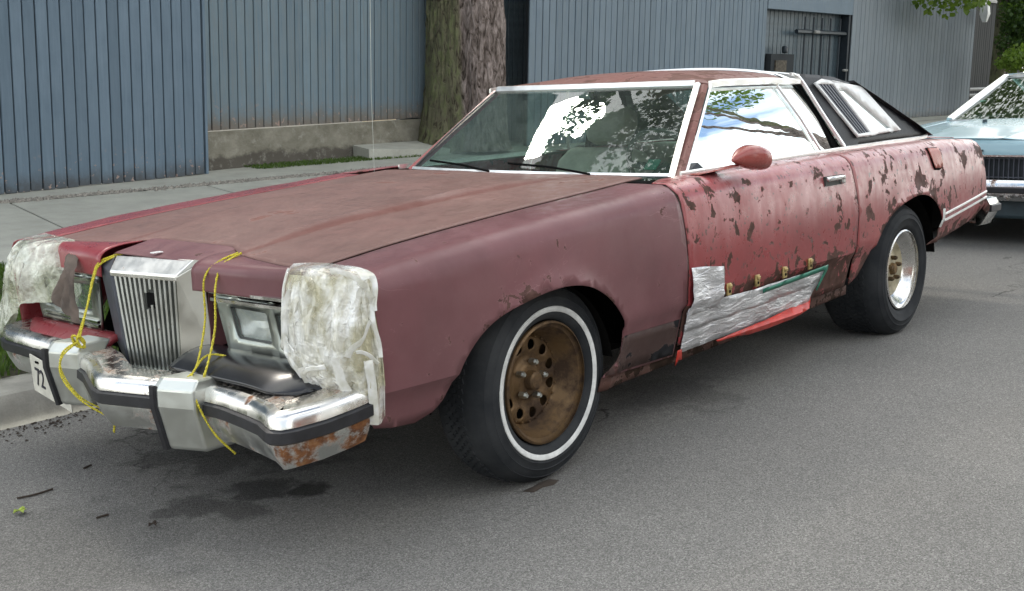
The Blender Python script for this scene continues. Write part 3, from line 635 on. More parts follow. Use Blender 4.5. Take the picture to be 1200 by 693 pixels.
# headlights
for s in (1, -1):
    def bz(y, z, off=0): return Vector((.872-.06*(abs(y)-.3)**1.3-.02*(.72-z)/.2+off, s*abs(y), z))
    out = [(.325, .712), (.83, .695), (.80, .52), (.36, .522)]
    h1 = [(.392, .680), (.545, .676), (.552, .668), (.560, .590), (.552, .580), (.412, .582), (.402, .590), (.386, .672)]
    h2 = [(x+.195, z-.004) for x, z in h1]
    o = panel('headlight_bezel', out, lambda y, z: bz(y, z), M['chrome_bezel'], CAR, .03, holes=[h1, h2], thick=.012)
    for h in (h1, h2):
        cy = sum(p[0] for p in h)/8; cz = sum(p[1] for p in h)/8
        lm = panel('headlamp', h, lambda y, z: bz(y, z, -.016)+Vector((-.045*(1-min(1, math.hypot((y-cy)/.085, (z-cz)/.05))**2), 0, 0)), M['reflector'], o, .02, thick=0)
        panel('lens', [((p[0]-cy)*.97+cy, (p[1]-cz)*.97+cz) for p in h], lambda y, z: bz(y, z, -.004), M['glass_lens'], lm, .03, thick=0)
        b = MB(); lp_ = [bz(*p, -.006) for p in h]; b.tube(lp_+[lp_[0]], .006, 6); b.build('lamp_rim', M['grille_dark'], lm)
    b = MB()
    for z in (.716, .700): b.strip([bz(y, z+.004 if z > .71 else z-.004, .008) for y in [.315+k*.05 for k in range(11)]], (0, 0, 1), .014, .008, (1, 0, 0))
    for z in (.535, .55) if s == -1 else (.53,): b.strip([bz(y, z, .008) for y in [.36+k*.05 for k in range(9)]], (0, 0, 1), .012, .010, (1, 0, 0))
    b.build('bezel_trim', M['chrome_clean'], o)
# fillers between lamps and bumper
def fill(y, q): a = abs(y); return (.84+(.17 if y > 0 else .10)*q-.10*ss(.72, .92, a)*q, y, .535-.035*q**2-.02*ss(.6, .92, a)*q+.012*math.sin(q*3.1)-.04*ss(.5, 1, q)*0)
f1 = panel('bumper_filler', [(.27, 0), (.92, 0), (.90, .7), (.80, 1), (.27, 1)], fill, M['black_plastic'], CAR, .04, thick=.02); tag(f1, 'shiny black filler panel behind the bumper')
b = MB(); b.tube(smoothpath([(.93, .30, .533), (.93, .55, .528), (.905, .72, .515), (.85, .80, .50)], 6), .006, 6); b.build('filler_bead', M['black_plastic'], f1)
f2 = panel('bumper_filler', [(-.24, 0), (-.86, 0), (-.84, .7), (-.78, 1), (-.24, 1)], lambda y, q: (fill(y, q)[0]-.01, y, fill(y, q)[2]-.03), M['paint_red'], CAR, .04, thick=.02); tag(f2, 'red painted filler panel behind the bumper')
b = MB(); b.box((.66, 0, .40), (.06, 1.1, .24)); b.build('radiator_support', M['black_matte'], CAR)
# front bumper
BP = [(.66, -.985, .445), (.86, -.975, .445), (.925, -.935, .443), (.950, -.86, .442), (.962, -.66, .442), (.965, -.55, .442), (.992, -.33, .441), (1.045, -.15, .441), (1.135, .055, .440), (1.150, .115, .440), (1.125, .20, .440), (1.085, .335, .440), (1.046, .445, .440), (1.046, .57, .440), (1.066, .70, .440), (1.084, .790, .440), (1.106, .840, .440), (1.118, .872, .440), (1.108, .903, .441), (1.075, .925, .444), (1.0, .953, .453), (.92, .972, .466), (.865, .978, .475)]
def bump_rings(prof):
    P = [Vector(p) for p in BP]; rings = []
    for i, p in enumerate(P):
        d = P[min(i+1, len(P)-1)]-P[max(i-1, 0)]; n = Vector((d.y, -d.x, 0)).normalized()
        hs = 1.0
        rings.append([p+n*a*hs+Vector((0, 0, bz_)) for a, bz_ in prof])
    return rings
b = MB(); b.loft(bump_rings([(-.115, .046), (-.100, .052), (-.030, .046), (-.030, .02), (-.10, .02)])); bt = b.build('front_bumper', M['bumper_top'], CAR, smooth=50); tag(bt, 'chrome front bumper with rust-pitted top edge')
b = MB(); b.loft(bump_rings([(-.034, .0475), (-.012, .042), (-.002, .028), (.001, .004), (-.03, .004)])); b.build('bumper_brow', M['chrome_brow'], bt, smooth=50)
b = MB(); b.loft(bump_rings([(.0, .003), (.011, -.003), (.011, -.032), (.0, -.038), (-.02, -.034), (-.02, -.002)])); b.build('rub_strip', M['rubber'], bt, smooth=50)
b = MB(); b.loft(bump_rings([(-.004, -.036), (-.004, -.048), (-.016, -.080), (-.034, -.112), (-.06, -.114), (-.05, -.06)])); b.build('bumper_face', M['chrome_low'], bt, smooth=40)
for gx, gy, gz in ((1.022, -.295, 0), (1.075, .405, -.012)):
    b = MB(); a = [(gx-.08, gy-.045), (gx+.045, gy-.055), (gx+.05, gy-.028), (gx+.01, gy+.085), (gx-.09, gy+.085)]
    def rg(z, dx, sc_=1): return [Vector((p[0]+dx, gy+(p[1]-gy)*sc_, z+gz)) for p in a]
    b.loft([rg(.306, -.040, .9), rg(.314, -.03, 1), rg(.44, .0, 1), rg(.492, .0, 1), rg(.520, -.022, .95)])
    g = b.build('bumper_guard', M['chrome_dull'], bt, smooth=0, bevel=.008)
    b = MB(); e = [Vector((gx+.046, gy-.042, 0))]*1
    b.strip([Vector((gx+.049, gy-.046, .500+gz)), Vector((gx+.049, gy-.046, .44+gz)), Vector((gx+.018, gy-.044, .308+gz))], (-.2, 1, 0), .024, .012, (1, -.2, 0)); b.build('guard_pad', M['rubber'], g)
# licence plate
pm_ = Matrix.Translation((.975, -.515, .340)) @ Matrix.Rotation(R(-10), 4, 'X') @ Matrix.Rotation(R(8), 4, 'Y')
b = MB(); b.box((0, 0, 0), (.004, .25, .14)); pl = meshobj('licence_plate', [pm_ @ v for v in b.v], b.f, M['plate'], CAR, smooth=0)
fc = bpy.data.curves.new('plate_text', 'FONT'); fc.body = '72'; fc.size = .10; fc.align_x = 'CENTER'; fc.align_y = 'CENTER'; fc.extrude = .001
fo = bpy.data.objects.new('tmp', fc); COL.objects.link(fo); bpy.context.view_layer.update()
me = bpy.data.meshes.new_from_object(fo.evaluated_get(bpy.context.evaluated_depsgraph_get())); bpy.data.objects.remove(fo)
me.transform(pm_ @ Matrix.Translation((.0035, -.068, -.008)) @ Matrix(((0, 0, 1, 0), (.62, 0, 0, 0), (0, 1, 0, 0), (0, 0, 0, 1)))); me.materials.clear(); me.materials.append(M['plate_ink']); me.name = 'plate_digits'
link(bpy.data.objects.new('plate_digits', me), pl)
b = MB(); b.box(pm_ @ Vector((.003, -.075, .054)), (.003, .022, .008)); b.build('plate_bolt', M['black_matte'], pl)
# rear
panel('trunk_lid', [(-3.60, .728), (-4.10, .728), (-4.135, .5), (-4.15, 0), (-4.135, -.5), (-4.10, -.728), (-3.60, -.728)], lambda x, y: (x, y, spl(ZT, x)+.01+.012*(1-(y/.73)**2)), M['paint_quarter'], CAR, .05)
def rear(y, z): return (-4.165+.035*ss(.6, .95, z)+.03*ss(.6, .9, abs(y)), y, z)
panel('tail_panel', [(-.86, .50), (.86, .50), (.87, .90), (.78, .945), (-.78, .945), (-.87, .90)], rear, M['paint_quarter'], CAR, .06)
for s in (1, -1): panel('tail_light', [(s*.40, .67), (s*.82, .67), (s*.83, .87), (s*.42, .87)], lambda y, z: (rear(y, z)[0]-.02, y, z), M['tail_red'], CAR, .06, thick=.02)
RB = [(-4.02, -.93, .54), (-4.30, -.935, .54), (-4.40, -.90, .54), (-4.45, -.75, .54), (-4.46, 0, .54), (-4.45, .75, .54), (-4.40, .90, .54), (-4.30, .935, .545), (-4.13, .935, .55)]
P = [Vector(p) for p in RB]; rings = []
for i, p in enumerate(P):
    d = P[min(i+1, len(P)-1)]-P[max(i-1, 0)]; n = Vector((-d.y, d.x, 0)).normalized()
    rings.append([p+n*a+Vector((0, 0, z)) for a, z in ((-.07, .05), (-.01, .045), (.01, .01), (.005, -.03), (-.04, -.11), (-.07, -.12))])
b = MB(); b.loft(rings); rb = b.build('rear_bumper', M['chrome_bumper'], CAR, smooth=45)
# taper lower edge of the visible end: bright slanted cap
b = MB(); b.loft([[p+Vector((0, 0, z))*1+n_*a for a, z in ((.012, .012), (.020, .006), (.020, -.028), (.008, -.034))] for p, n_ in [(q, (Vector((-(P[min(i+1, len(P)-1)]-P[max(i-1, 0)]).y, (P[min(i+1, len(P)-1)]-P[max(i-1, 0)]).x, 0)).normalized())) for i, q in enumerate(P)]]); b.build('rub_strip', M['rubber'], rb)
# underbody, wheel housings
b = MB(); b.box((-1.7, 0, .30), (4.6, 1.24, .05)); b.box((-1.5, 0, .60), (.02, 1.5, .55)) if False else None
b.box((-.70, 0, .60), (.03, 1.50, .56)); b.box((.0, .0, .62), (1.4, 1.16, .04)); b.box((-3.85, 0, .62), (.5, 1.6, .3))
b.build('underbody', M['under'], CAR)
for cx, r, rz_, sg in ((.105, .46, .385, 1), (.105, .46, .385, -1), (-2.865, .53, .43, 1), (-2.865, .53, .43, -1)):
    b = MB(); rr = []
    for k in range(25):
        a = R(8)+R(164)*k/24; rr.append([Vector((cx+r*math.cos(a), sg*.90, .305+rz_*math.sin(a))), Vector((cx+r*math.cos(a), sg*.52, .305+rz_*math.sin(a)))])
    b.loft(rr, closed=False); b.add([(cx-.42, sg*.53, .28), (cx+.42, sg*.53, .28), (cx+.42, sg*.53, .72), (cx-.42, sg*.53, .72)], [(0, 1, 2, 3)]); b.build('wheel_housing', M['under'], CAR)
b = MB(); b.tube([(-.9, .35, .22), (-2.5, .35, .2), (-4.0, .45, .25)], .03); b.build('exhaust_pipe', M['rust_hub'], CAR)
# interior
b = MB(); b.loft([[Vector((x, y, z)) for x, z in ((-1.0, .90), (-1.12, .915), (-1.30, .90), (-1.36, .84), (-1.34, .62), (-1.0, .60))] for y in (-.72, -.3, .1, .3, .55, .72)]); b.build('dashboard', M['interior_tan'], CAR, smooth=50)
for y in (.37, -.37):
    b = MB()
    def srow(x, z, w_, h): return [Vector((x+dx*math.cos(.3), y+dy, z+dx*.3)) for dx, dy in ((-h, -w_), (h, -w_*.92), (h, w_*.92), (-h, w_))]
    b.loft([srow(-1.95, .45, .30, .10), srow(-2.02, .70, .30, .09), srow(-2.08, .90, .28, .08), srow(-2.11, .98, .22, .06)]); b.box((-1.75, y, .42), (.5, .6, .16))
    st_ = b.build('front_seat', M['seat_pale'], CAR, smooth=60, bevel=.03)
    b = MB(); b.loft([srow(-2.11, 1.01, .11, .045), srow(-2.13, 1.10, .15, .05), srow(-2.15, 1.17, .14, .05), srow(-2.155, 1.20, .10, .03)]); b.build('headrest', M['seat_pale'], st_, smooth=60, bevel=.015)
b = MB(); b.box((-2.95, 0, .70), (.25, 1.3, .55)); b.box((-2.7, 0, .42), (.5, 1.3, .15)); b.build('rear_seat', M['seat_pale'], CAR, bevel=.04)
b = MB(); b.box((-2.3, 0, .33), (2.4, 1.4, .03)); b.box((-3.3, 0, .95), (.5, 1.35, .03)); b.build('cabin_floor', M['interior_dark'], CAR)
b = MB(); ctr = Vector((-1.52, .37, .93)); nx = Vector((-.9, 0, .42)).normalized(); e1 = Vector((0, 1, 0)); e2 = nx.cross(e1)
b.tube([ctr+(e1*math.cos(a)+e2*math.sin(a))*.19 for a in [2*math.pi*k/32 for k in range(33)]], .014, 8)
for a in (0, math.pi): b.tube([ctr, ctr+e1*math.cos(a)*.185-e2*.02], .016, 6)
b.tube([ctr+nx*.01, ctr-nx*.30], .03, 8); b.lathe([(0, .0), (.05, .0), (.06, -.03)], 16, 'z', ctr); b.build('steering_wheel', M['interior_dark'], CAR)
b = MB(); b.box((-1.50, 0, 1.215), (.02, .24, .06)); b.tube([(-1.49, 0, 1.23), (-1.45, 0, 1.28)], .008); b.build('rear_view_mirror', M['interior_dark'], CAR, bevel=.01)
b = MB(); b.box(Vector(ws(.86, .13))+Vector((-.012, 0, 0)), (.004, .06, .06), Matrix.Rotation(R(-50), 3, 'Y')); b.build('windshield_sticker', M['green_tape'], CAR)
# door mirror
b = MB(); rings = []
for q, (x, ry, rz, zc, yc) in enumerate([(-1.045, .004, .006, 1.004, .975), (-1.062, .018, .015, 1.008, .980), (-1.085, .034, .029, 1.012, .987), (-1.110, .048, .040, 1.014, .993), (-1.140, .057, .047, 1.013, .998), (-1.175, .060, .048, 1.008, 1.0), (-1.210, .058, .045, 1.002, 1.0), (-1.213, .050, .037, 1.002, 1.0)]):
    rings.append([Vector((x, yc+ry*math.copysign(abs(math.cos(a))**.85, math.cos(a)), zc+rz*math.copysign(abs(math.sin(a))**.8, math.sin(a)))) for a in [2*math.pi*(k+.5)/24 for k in range(24)]])
b.loft(rings); mr_ = b.build('door_mirror', M['paint_mirror'], CAR, smooth=45); tag(mr_, 'bullet-shaped red door mirror')
b = MB(); b.loft([[Vector((x+dx, y+dy, z)) for dx, dy in ((-w1, -.022), (w1, -.022), (w1*.8, .022), (-w1*.8, .022))] for x, y, z, w1 in ((-1.03, .855, .952, .085), (-1.035, .885, .960, .06), (-1.08, .935, .972, .035), (-1.12, .975, .985, .045))]); b.build('mirror_stalk', M['paint_mirror'], mr_, smooth=50)
b = MB(); b.hexa([(-1.07, .765, .955), (-1.20, .765, .955), (-1.20, .755, .955), (-1.07, .755, .955), (-1.12, .750, .985), (-1.17, .748, .985), (-1.17, .74, .985), (-1.12, .742, .985)]); b.build('mirror_sail', M['black_plastic'], CAR)
# antenna on the far fender
b = MB(); b.tube([(-.80, -.755, .93), (-.80, -.752, 1.3), (-.815, -.745, 1.75)], .0010, 6); b.tube([(-.80, -.755, .915), (-.80, -.755, .935)], .014, 8); b.build('antenna', M['chrome_dull'], CAR)
# patch of tape on the door
def tmap(x, v):
    p = side(x, v, .010); k = noise.noise(Vector((x*9, v*14, 0)))*.008+(.4-abs(noise.noise(Vector((x*22, v*45, 3)))))*.008; return (p[0], p[1]+k, p[2])
tA = [(-.722, .632), (-.80, .628), (-.945, .610), (-.950, .54), (-.942, .455), (-.80, .450), (-.728, .446)]
tB = [(-.726, .478), (-.946, .486), (-1.20, .478), (-1.45, .484), (-1.872, .486), (-1.85, .435), (-1.70, .412), (-1.4, .405), (-1.1, .398), (-.728, .388)]
tC = [(-.728, .415), (-1.0, .418), (-1.35, .424), (-1.65, .428), (-1.845, .448), (-1.83, .42), (-1.775, .345), (-1.6, .330), (-1.3, .318), (-1.0, .312), (-.735, .305)]
for k, poly in enumerate((tC, tB, tA)):
    def tm2(x, v, k=k): q = tmap(x, v); return (q[0], q[1]+.0035*k, q[2])
    tag(panel('duct_tape', poly, tm2, M['duct_tape'], CAR, .016, thick=.002), 'crinkled silver duct tape on lower door')
tag(panel('green_tape', [(-1.285, .472), (-1.868, .498), (-1.885, .474), (-1.815, .385), (-1.802, .392), (-1.852, .474), (-1.29, .453)], lambda x, v: side(x, v, .0225), M['green_tape'], CAR, .03, thick=.001), 'green tape strip edging the silver patch')
def rmap2(x, v): p = side(x, v, .006); return (p[0], p[1]+.032*math.sin(max(0, min(1, (.345-v)/.07))*math.pi)+.004*noise.noise(Vector((x*20, v*30, 0))), p[2])
tag(panel('red_plastic_strip', [(-.95, .318), (-1.1, .324), (-1.35, .33), (-1.70, .345), (-1.80, .362), (-1.745, .318), (-1.6, .296), (-1.4, .284), (-1.24, .290), (-1.1, .308), (-.96, .310)], rmap2, M['red_plastic'], CAR, .02, thick=.003), 'torn red plastic along the sill')
tag(panel('red_rag', [(-.712, .318), (-.738, .318), (-.752, .275), (-.728, .278), (-.712, .258)], lambda x, v: side(x, v, .012), M['red_plastic'], CAR, .02, thick=.003), 'torn red and white plastic tail')
for x, z in ((-1.002, .512), (-1.224, .515), (-1.456, .518), (-1.69, .524)):
    p = side(x, z, .006); b = MB(); b.box((p[0], p[1], p[2]), (.032, .010, .048)); b.box((p[0], p[1]+.007, p[2]+.012), (.022, .010, .014)); o = b.build('trim_clip', M['brass'], door if False else CAR, bevel=.003)
    b = MB(); b.box((p[0], p[1]+.006, p[2]-.008), (.010, .003, .010)); b.build('clip_hole', M['black_matte'], o)
# wheels
def wheel(name, loc, sg, front, lab):
    """outer face towards +y (mirrored for sg=-1)"""
    b = MB(); Rr = .340 if front else .342; hw = .100 if front else .150
    prof = [(.205, -.02), (.214, .004), (.235, .016), (.262, .0195), (.264, .022), (.267, .0195), (.285, .0165), (.287, .0185), (.290, .0155), (.300, .012), (.312, .004), (.314, .006), (.317, .001), (.322, -.006), (Rr-.006, -.028), (Rr, -.05), (Rr, -2*hw+.05), (Rr-.008, -2*hw+.025), (.30, -2*hw-.004), (.25, -2*hw-.01), (.205, -2*hw+.02)]
    b.lathe(prof, 64)
    zb = -loc[2]
    for v in b.v:
        if v.z < zb+.03: q = max(0, (zb+.03-v.z)/.04); v.y += .012*q*(1 if v.y > -hw else -1)
        if v.z < zb+.001: v.z = zb+.001
    def place(bm): return [Vector((loc[0]+v.x, sg*(loc[1]+v.y), loc[2]+v.z)) for v in bm.v]
    fl = (lambda f: f) if sg > 0 else (lambda f: [q[::-1] for q in f])
    rim = MB(); d = -.085 if front else -.065
    rim.lathe([(.198, .010), (.205, .006), (.206, -.002), (.196, -.004), (.186, -.006), (.180, -.022), (.172, -.03), (.163, d+.012), (.150, d), (.150, -.16), (.205, -.17)] if front else [(.199, .010), (.206, .006), (.206, -.002), (.190, -.006), (.178, -.02), (.160, -.045), (.138, d+.004), (.135, d-.05)], 64)
    ro = meshobj(name, place(rim), fl(rim.f), M['bronze_wheel' if front else 'chrome_brow'], CAR, smooth=40)
    if lab: tag(ro, lab)
    meshobj('tyre', place(b), fl(b.f), M['tyre'], ro, smooth=50)
    g = MB()
    if not front or True:
        nt_ = 70
        for k in range(nt_):
            for row in range(5 if front else 7):
                a = 2*math.pi*(k+.5*(row % 2))/nt_; y = -.068-(2*hw-.136)*row/((5 if front else 7)-1)
                if loc[2]+Rr*math.sin(a) < .02: continue
                c_ = Vector((Rr*math.cos(a), y, Rr*math.sin(a))); rot = Matrix.Rotation(-a, 3, 'Y') @ Matrix.Rotation(.35, 3, 'X')
                g.box(c_, (.010, .021, .017), rot)
    tr = meshobj('tread', place(g), fl(g.f), M['tyre'], ro, smooth=0); tr['kind'] = 'stuff'
    if front:
        ww = MB(); ww.lathe([(.237, .0175), (.239, .0205), (.254, .0225), (.256, .0195)], 72); meshobj('whitewall', place(ww), fl(ww.f), M['whitewall'], ro, smooth=60)
        holes = [ell(.118*math.cos(a), .118*math.sin(a), .0185, .0185, 14) for a in [2*math.pi*k/11 for k in range(11)]]
        def disc(x, z): r = math.hypot(x, z); return (x, d-.002+.012*ss(.155, .135, r)-.014*ss(.11, .08, r)+.020*ss(.07, .05, r), z)
        v, f = panelmesh(ell(0, 0, .152, .152, 48), disc, .011, holes); q = MB(); q.v = v; q.f = f; do = meshobj('wheel_disc', place(q), fl(q.f), M['bronze_wheel'], ro, smooth=40, solid=.005)
        q = MB()
        for k in range(24): a = 2*math.pi*k/24; q.lathe([(0, .016), (.004, .015), (.005, .008)], 8, 'y', (.145*math.cos(a), d-.001, .145*math.sin(a)))
        meshobj('rivets', place(q), fl(q.f), M['bronze_wheel'], do)['kind'] = 'stuff'
        q = MB(); q.lathe([(.0, .034), (.024, .032), (.031, .026), (.034, .0), (.044, -.004)], 28, 'y', (0, d+.018, 0)); meshobj('hub_cap', place(q), fl(q.f), M['bronze_wheel'], ro)
        for k in range(5):
            a = 2*math.pi*k/5+.5; q = MB(); q.lathe([(0, .030), (.007, .030), (.0115, .022), (.0115, 0)], 6, 'y', (.062*math.cos(a), d+.012, .062*math.sin(a))); meshobj('lug_nut', place(q), fl(q.f), M['chrome_dull'], ro, smooth=0)
        q = MB(); q.lathe([(0, 0), (.15, 0)], 24, 'y', (0, d-.05, 0)); meshobj('brake_drum', place(q), fl(q.f), M['black_matte'], ro)
    else:
        q = MB(); q.lathe([(.146, d+.006), (.135, d+.012), (.122, d+.004), (.10, d-.002), (.07, d+.006), (.055, d+.012), (.03, d+.012), (0, d+.012)], 48); do = meshobj('wheel_disc', place(q), fl(q.f), M['cream_hub'], ro)
        q = MB(); q.lathe([(0, .024), (.022, .022), (.029, .016), (.032, 0)], 24, 'y', (0, d+.012, 0)); meshobj('hub_cap', place(q), fl(q.f), M['rust_hub'], ro)
        for k in range(5):
            a = 2*math.pi*k/5+.3; q = MB(); q.lathe([(0, .03), (.008, .03), (.012, .022), (.012, 0)], 6, 'y', (.058*math.cos(a), d+.010, .058*math.sin(a))); meshobj('lug_nut', place(q), fl(q.f), M['rust_hub'], ro, smooth=0)
    return ro
wheel('wheel', (0, .880, .336), 1, True, 'bronze steel wheel with round holes and whitewall tyre')
wheel('wheel', (-2.896, .915, .335), 1, False, 'wide rear wheel with chrome rim and cream centre')
wheel('wheel', (0, .880, .336), -1, True, None); wheel('wheel', (-2.896, .90, .335), -1, False, None)

# ------------------------------------------------------------------ plastic wraps and ropes on the car
def film(name, rows, mat, label, amp=.012, sub=6, flat=True):
    """crumpled sheet through a grid of control points, creased into small facets"""
    rg_ = random.Random(len(label)); gr_ = [smoothpath(r, sub) for r in rows]; cols = list(zip(*gr_)); full = [smoothpath(c, sub) for c in cols]; v = []; f = []; n = len(full); m = len(full[0])
    for i, c in enumerate(full):
        for j, p in enumerate(c):
            sx_ = .35 if 0 < i < n-1 else 0
            pj = p+((c[min(j+1, m-1)]-p)*rg_.uniform(-.35, .35))+((full[min(i+1, n-1)][j]-p)*rg_.uniform(-sx_, sx_))
            u_ = j*.62+1.6*noise.noise(p*5); fo1 = (abs(math.sin(u_))-.5+.8*noise.noise(Vector((p.x*9, p.y*9, p.z*3))))*1.3*amp*(.3+.7*min(1, i/(n*.35)))
            out_ = Vector((.75, .66 if p.y > 0 else -.66, .15)); rag = .030*noise.noise(Vector((p.x*22, p.y*22, 2)))-.005 if i == n-1 else 0
            v.append(pj+out_*(fo1+rg_.uniform(-.22, .22)*amp)+Vector((0, 0, rag)))
    for i in range(n-1):
        for j in range(m-1):
            a_, b_, c_, d_ = i*m+j, (i+1)*m+j, (i+1)*m+j+1, i*m+j+1
            f += [(a_, b_, c_), (a_, c_, d_)] if rg_.random() < .5 else [(a_, b_, d_), (b_, c_, d_)]
    return tag(meshobj(name, v, f, M[mat], None, smooth=22 if flat else 60), label, 'plastic')
rows = []   # each row runs from the top inwards edge down to the lower edge; columns go round the corner
plan = [(.872, .655), (.912, .71), (.940, .79), (.930, .89), (.890, .960), (.855, .975), (.825, .975)]
zb = [.62, .545, .490, .475, .43, .40, .42]
for k, (x, y) in enumerate(plan):
    q = k/6; topin = Vector((.845-.03*q, .665+.225*q, .824+.008*math.sin(q*3))) ; edge = Vector((x*.985, y*.985 if k > 2 else y, .80+.02*math.sin(q*3.1)))
    rows.append([topin, edge, (x+.012, y+.004, .72), (x+.022-.02*(k > 4), y+.012, .62), (x+.010-.015*(k > 3), y+.012, (.62+zb[k])/2), (x-.022*(k < 4)-.012, y-.0, zb[k])])
pw = film('plastic_wrap', rows, 'plastic_film', 'crinkled clear plastic and tape wrapped over corner beside whitewall wheel', .010, 8)
rt_ = random.Random(3); gsm = [smoothpath(r_, 8) for r_ in rows]; gfull = list(zip(*[smoothpath(c_, 8) for c_ in zip(*gsm)]))
for k in range(26):
    i0, j0 = rt_.randrange(0, len(gfull)), rt_.randrange(0, len(gfull[0])); di, dj = rt_.choice(((1, .35), (1, -.5), (.3, 1), (-.4, 1), (0.1, 1))); pth = []
    for q in range(rt_.randrange(8, 18)):
        i_, j_ = i0+di*q*1.3, j0+dj*q*1.3
        if not (0 <= i_ < len(gfull)-1 and 0 <= j_ < len(gfull[0])-1): break
        p_ = Vector(gfull[int(i_)][int(j_)]); pth.append(p_+Vector((.75, .66, .1))*(.009+.003*math.sin(q*1.1+k)))
    if len(pth) < 5: continue
    b = MB(); b.strip(smoothpath(pth[::2], 3), (0.2, .3, 1) if abs(dj) < abs(di) else (-.6, .7, .1), rt_.uniform(.008, .026), .0015, (.75, .66, .1)); b.build('tape_strip', M['clear_tape'], pw, smooth=25)
core = []
for r_ in rows: core.append([Vector(p)*1.0-Vector((.018, .016, .010)) for p in r_[1:-1]])
fo_ = film('foam_lining', core, 'foam', 'x', .012, 8, False); del fo_['label'], fo_['category']; fo_.parent = pw
rows = []; plan = [(.86, -.56), (.91, -.63), (.93, -.73), (.915, -.84), (.86, -.92), (.79, -.94)]; zb = [.68, .63, .56, .47, .41, .44]; fl_ = [0, .0, .01, .05, .12, .10]
for k, (x, y) in enumerate(plan):
    q = k/5; topin = Vector((.82-.06*q, -.55-.33*q, .815)); e = fl_[k]
    rows.append([topin, (x*.97, y*.97, .795), (x+.012, y-.004, .70), (x+.01, y-.02-e*.4, .60), (x+.02, y-.03-e, zb[k])])
film('plastic_sheet', rows, 'plastic_sheet', 'pale torn plastic sheet hanging over corner above licence plate', .011, 8)
cl_ = [[at(100, 289, x=.80), at(84, 297, x=.87), at(74, 318, x=.93), at(58, 345, x=.95)], [at(105, 289, x=.80), at(88, 298, x=.875), at(80, 322, x=.94), at(74, 365, x=.955)], [at(110, 290, x=.80), at(92, 300, x=.88), at(85, 330, x=.945), at(92, 378, x=.955)]]
cs = film('cloth_flap', cl_, 'brown_cloth', 'dull brown cloth flap hanging over lamp beside pale plastic sheet', .012, 8); cs['category'] = 'cloth'
def rope(strands, label):
    b = MB()
    for s in strands:
        P = smoothpath(s, 14); ln = 0
        for ph in (0, math.pi):
            Q = []; a = ph
            for i, p in enumerate(P):
                if i: a += (p-P[i-1]).length*420
                d = (P[min(i+1, len(P)-1)]-P[max(i-1, 0)]).normalized(); u = d.orthogonal().normalized(); Q.append(p+(u*math.cos(a)+d.cross(u)*math.sin(a))*.0017)
            b.tube(Q, .0025, 5)
    return tag(b.build('rope', M['rope'], None), label, 'rope', 'yellow ropes tying up the bumper')
kn = Vector((1.03, -.205, .532))
kk = [kn+Vector((.012*math.sin(a*2), .022*math.sin(a), .020*math.cos(a*1.7))) for a in [k*.7 for k in range(16)]]
rope([[(.84, -.20, .80), (.895, -.262, .77), (.925, -.262, .73), (.975, -.235, .63), kn+Vector((0, -.005, .01))], [(.83, -.185, .802), (.90, -.250, .765), (.932, -.250, .72), (.985, -.222, .62), kn+Vector((.0, .008, .01))], kk,
      [kn, (1.085, -.215, .49), (1.10, -.20, .43), (1.08, -.13, .36), (1.03, -.05, .30), (1.04, -.02, .265)], [kn, (1.07, -.235, .50), (1.085, -.225, .44), (1.06, -.17, .36), (1.0, -.12, .31)]], 'knotted yellow rope running down beside licence plate bumper guard')
rope([[(.795, .345, .826), (.86, .335, .806), (.905, .322, .76), (.925, .34, .64), (1.0, .395, .53), (1.055, .425, .505)],
      [(.79, .355, .826), (.865, .362, .800), (.905, .375, .74), (.935, .40, .62), (1.02, .46, .515), (1.070, .482, .475), (1.072, .492, .44), (1.05, .525, .36), (1.0, .55, .29)],
      [(1.05, .425, .50), (.97, .40, .55), (.92, .45, .54), (.96, .44, .525)]], 'yellow rope looped from nose over bumper guard beside black filler')
# ------------------------------------------------------------------ GROUND
def struct(o): o['kind'] = 'structure'; return o
SL = .065
def gz(y): return .13+SL*(-1.45-y)
struct(meshobj('road', [(-300, -1.28, 0), (300, -1.28, 0), (300, 300, 0), (-300, 300, 0)], [(0, 1, 2, 3)], M['asphalt'], None, smooth=0))
struct(meshobj('terrain', [(-300, -300, -.05), (300, -300, -.05), (300, -1.5, -.05), (-300, -1.5, -.05)], [(0, 1, 2, 3)], M['soil'], None, smooth=0))
# kerb stones
kb = struct(meshobj('kerb', [(-60, -1.60, .02), (30, -1.60, .02), (30, -1.45, .02), (-60, -1.45, .02)], [(0, 1, 2, 3)], M['kerb'], None, smooth=0))
def kmesh(ln):
    b = MB(); b.loft([[Vector((x, y, z)) for y, z in ((-1.30, -.05), (-1.30, .03), (-1.325, .098), (-1.345, .122), (-1.38, .130), (-1.60, .134), (-1.60, -.05))] for x in (0, ln)]); return b
kx = 6.0; proto = None
while kx > -50:
    if proto is None: proto = kmesh(1.485).build('kerb_stone', M['kerb'], kb, smooth=35); o = proto
    else: o = proto.copy(); COL.objects.link(o)
    o.location = (kx, random.uniform(-.006, .006), random.uniform(-.006, .004)); kx -= 1.5
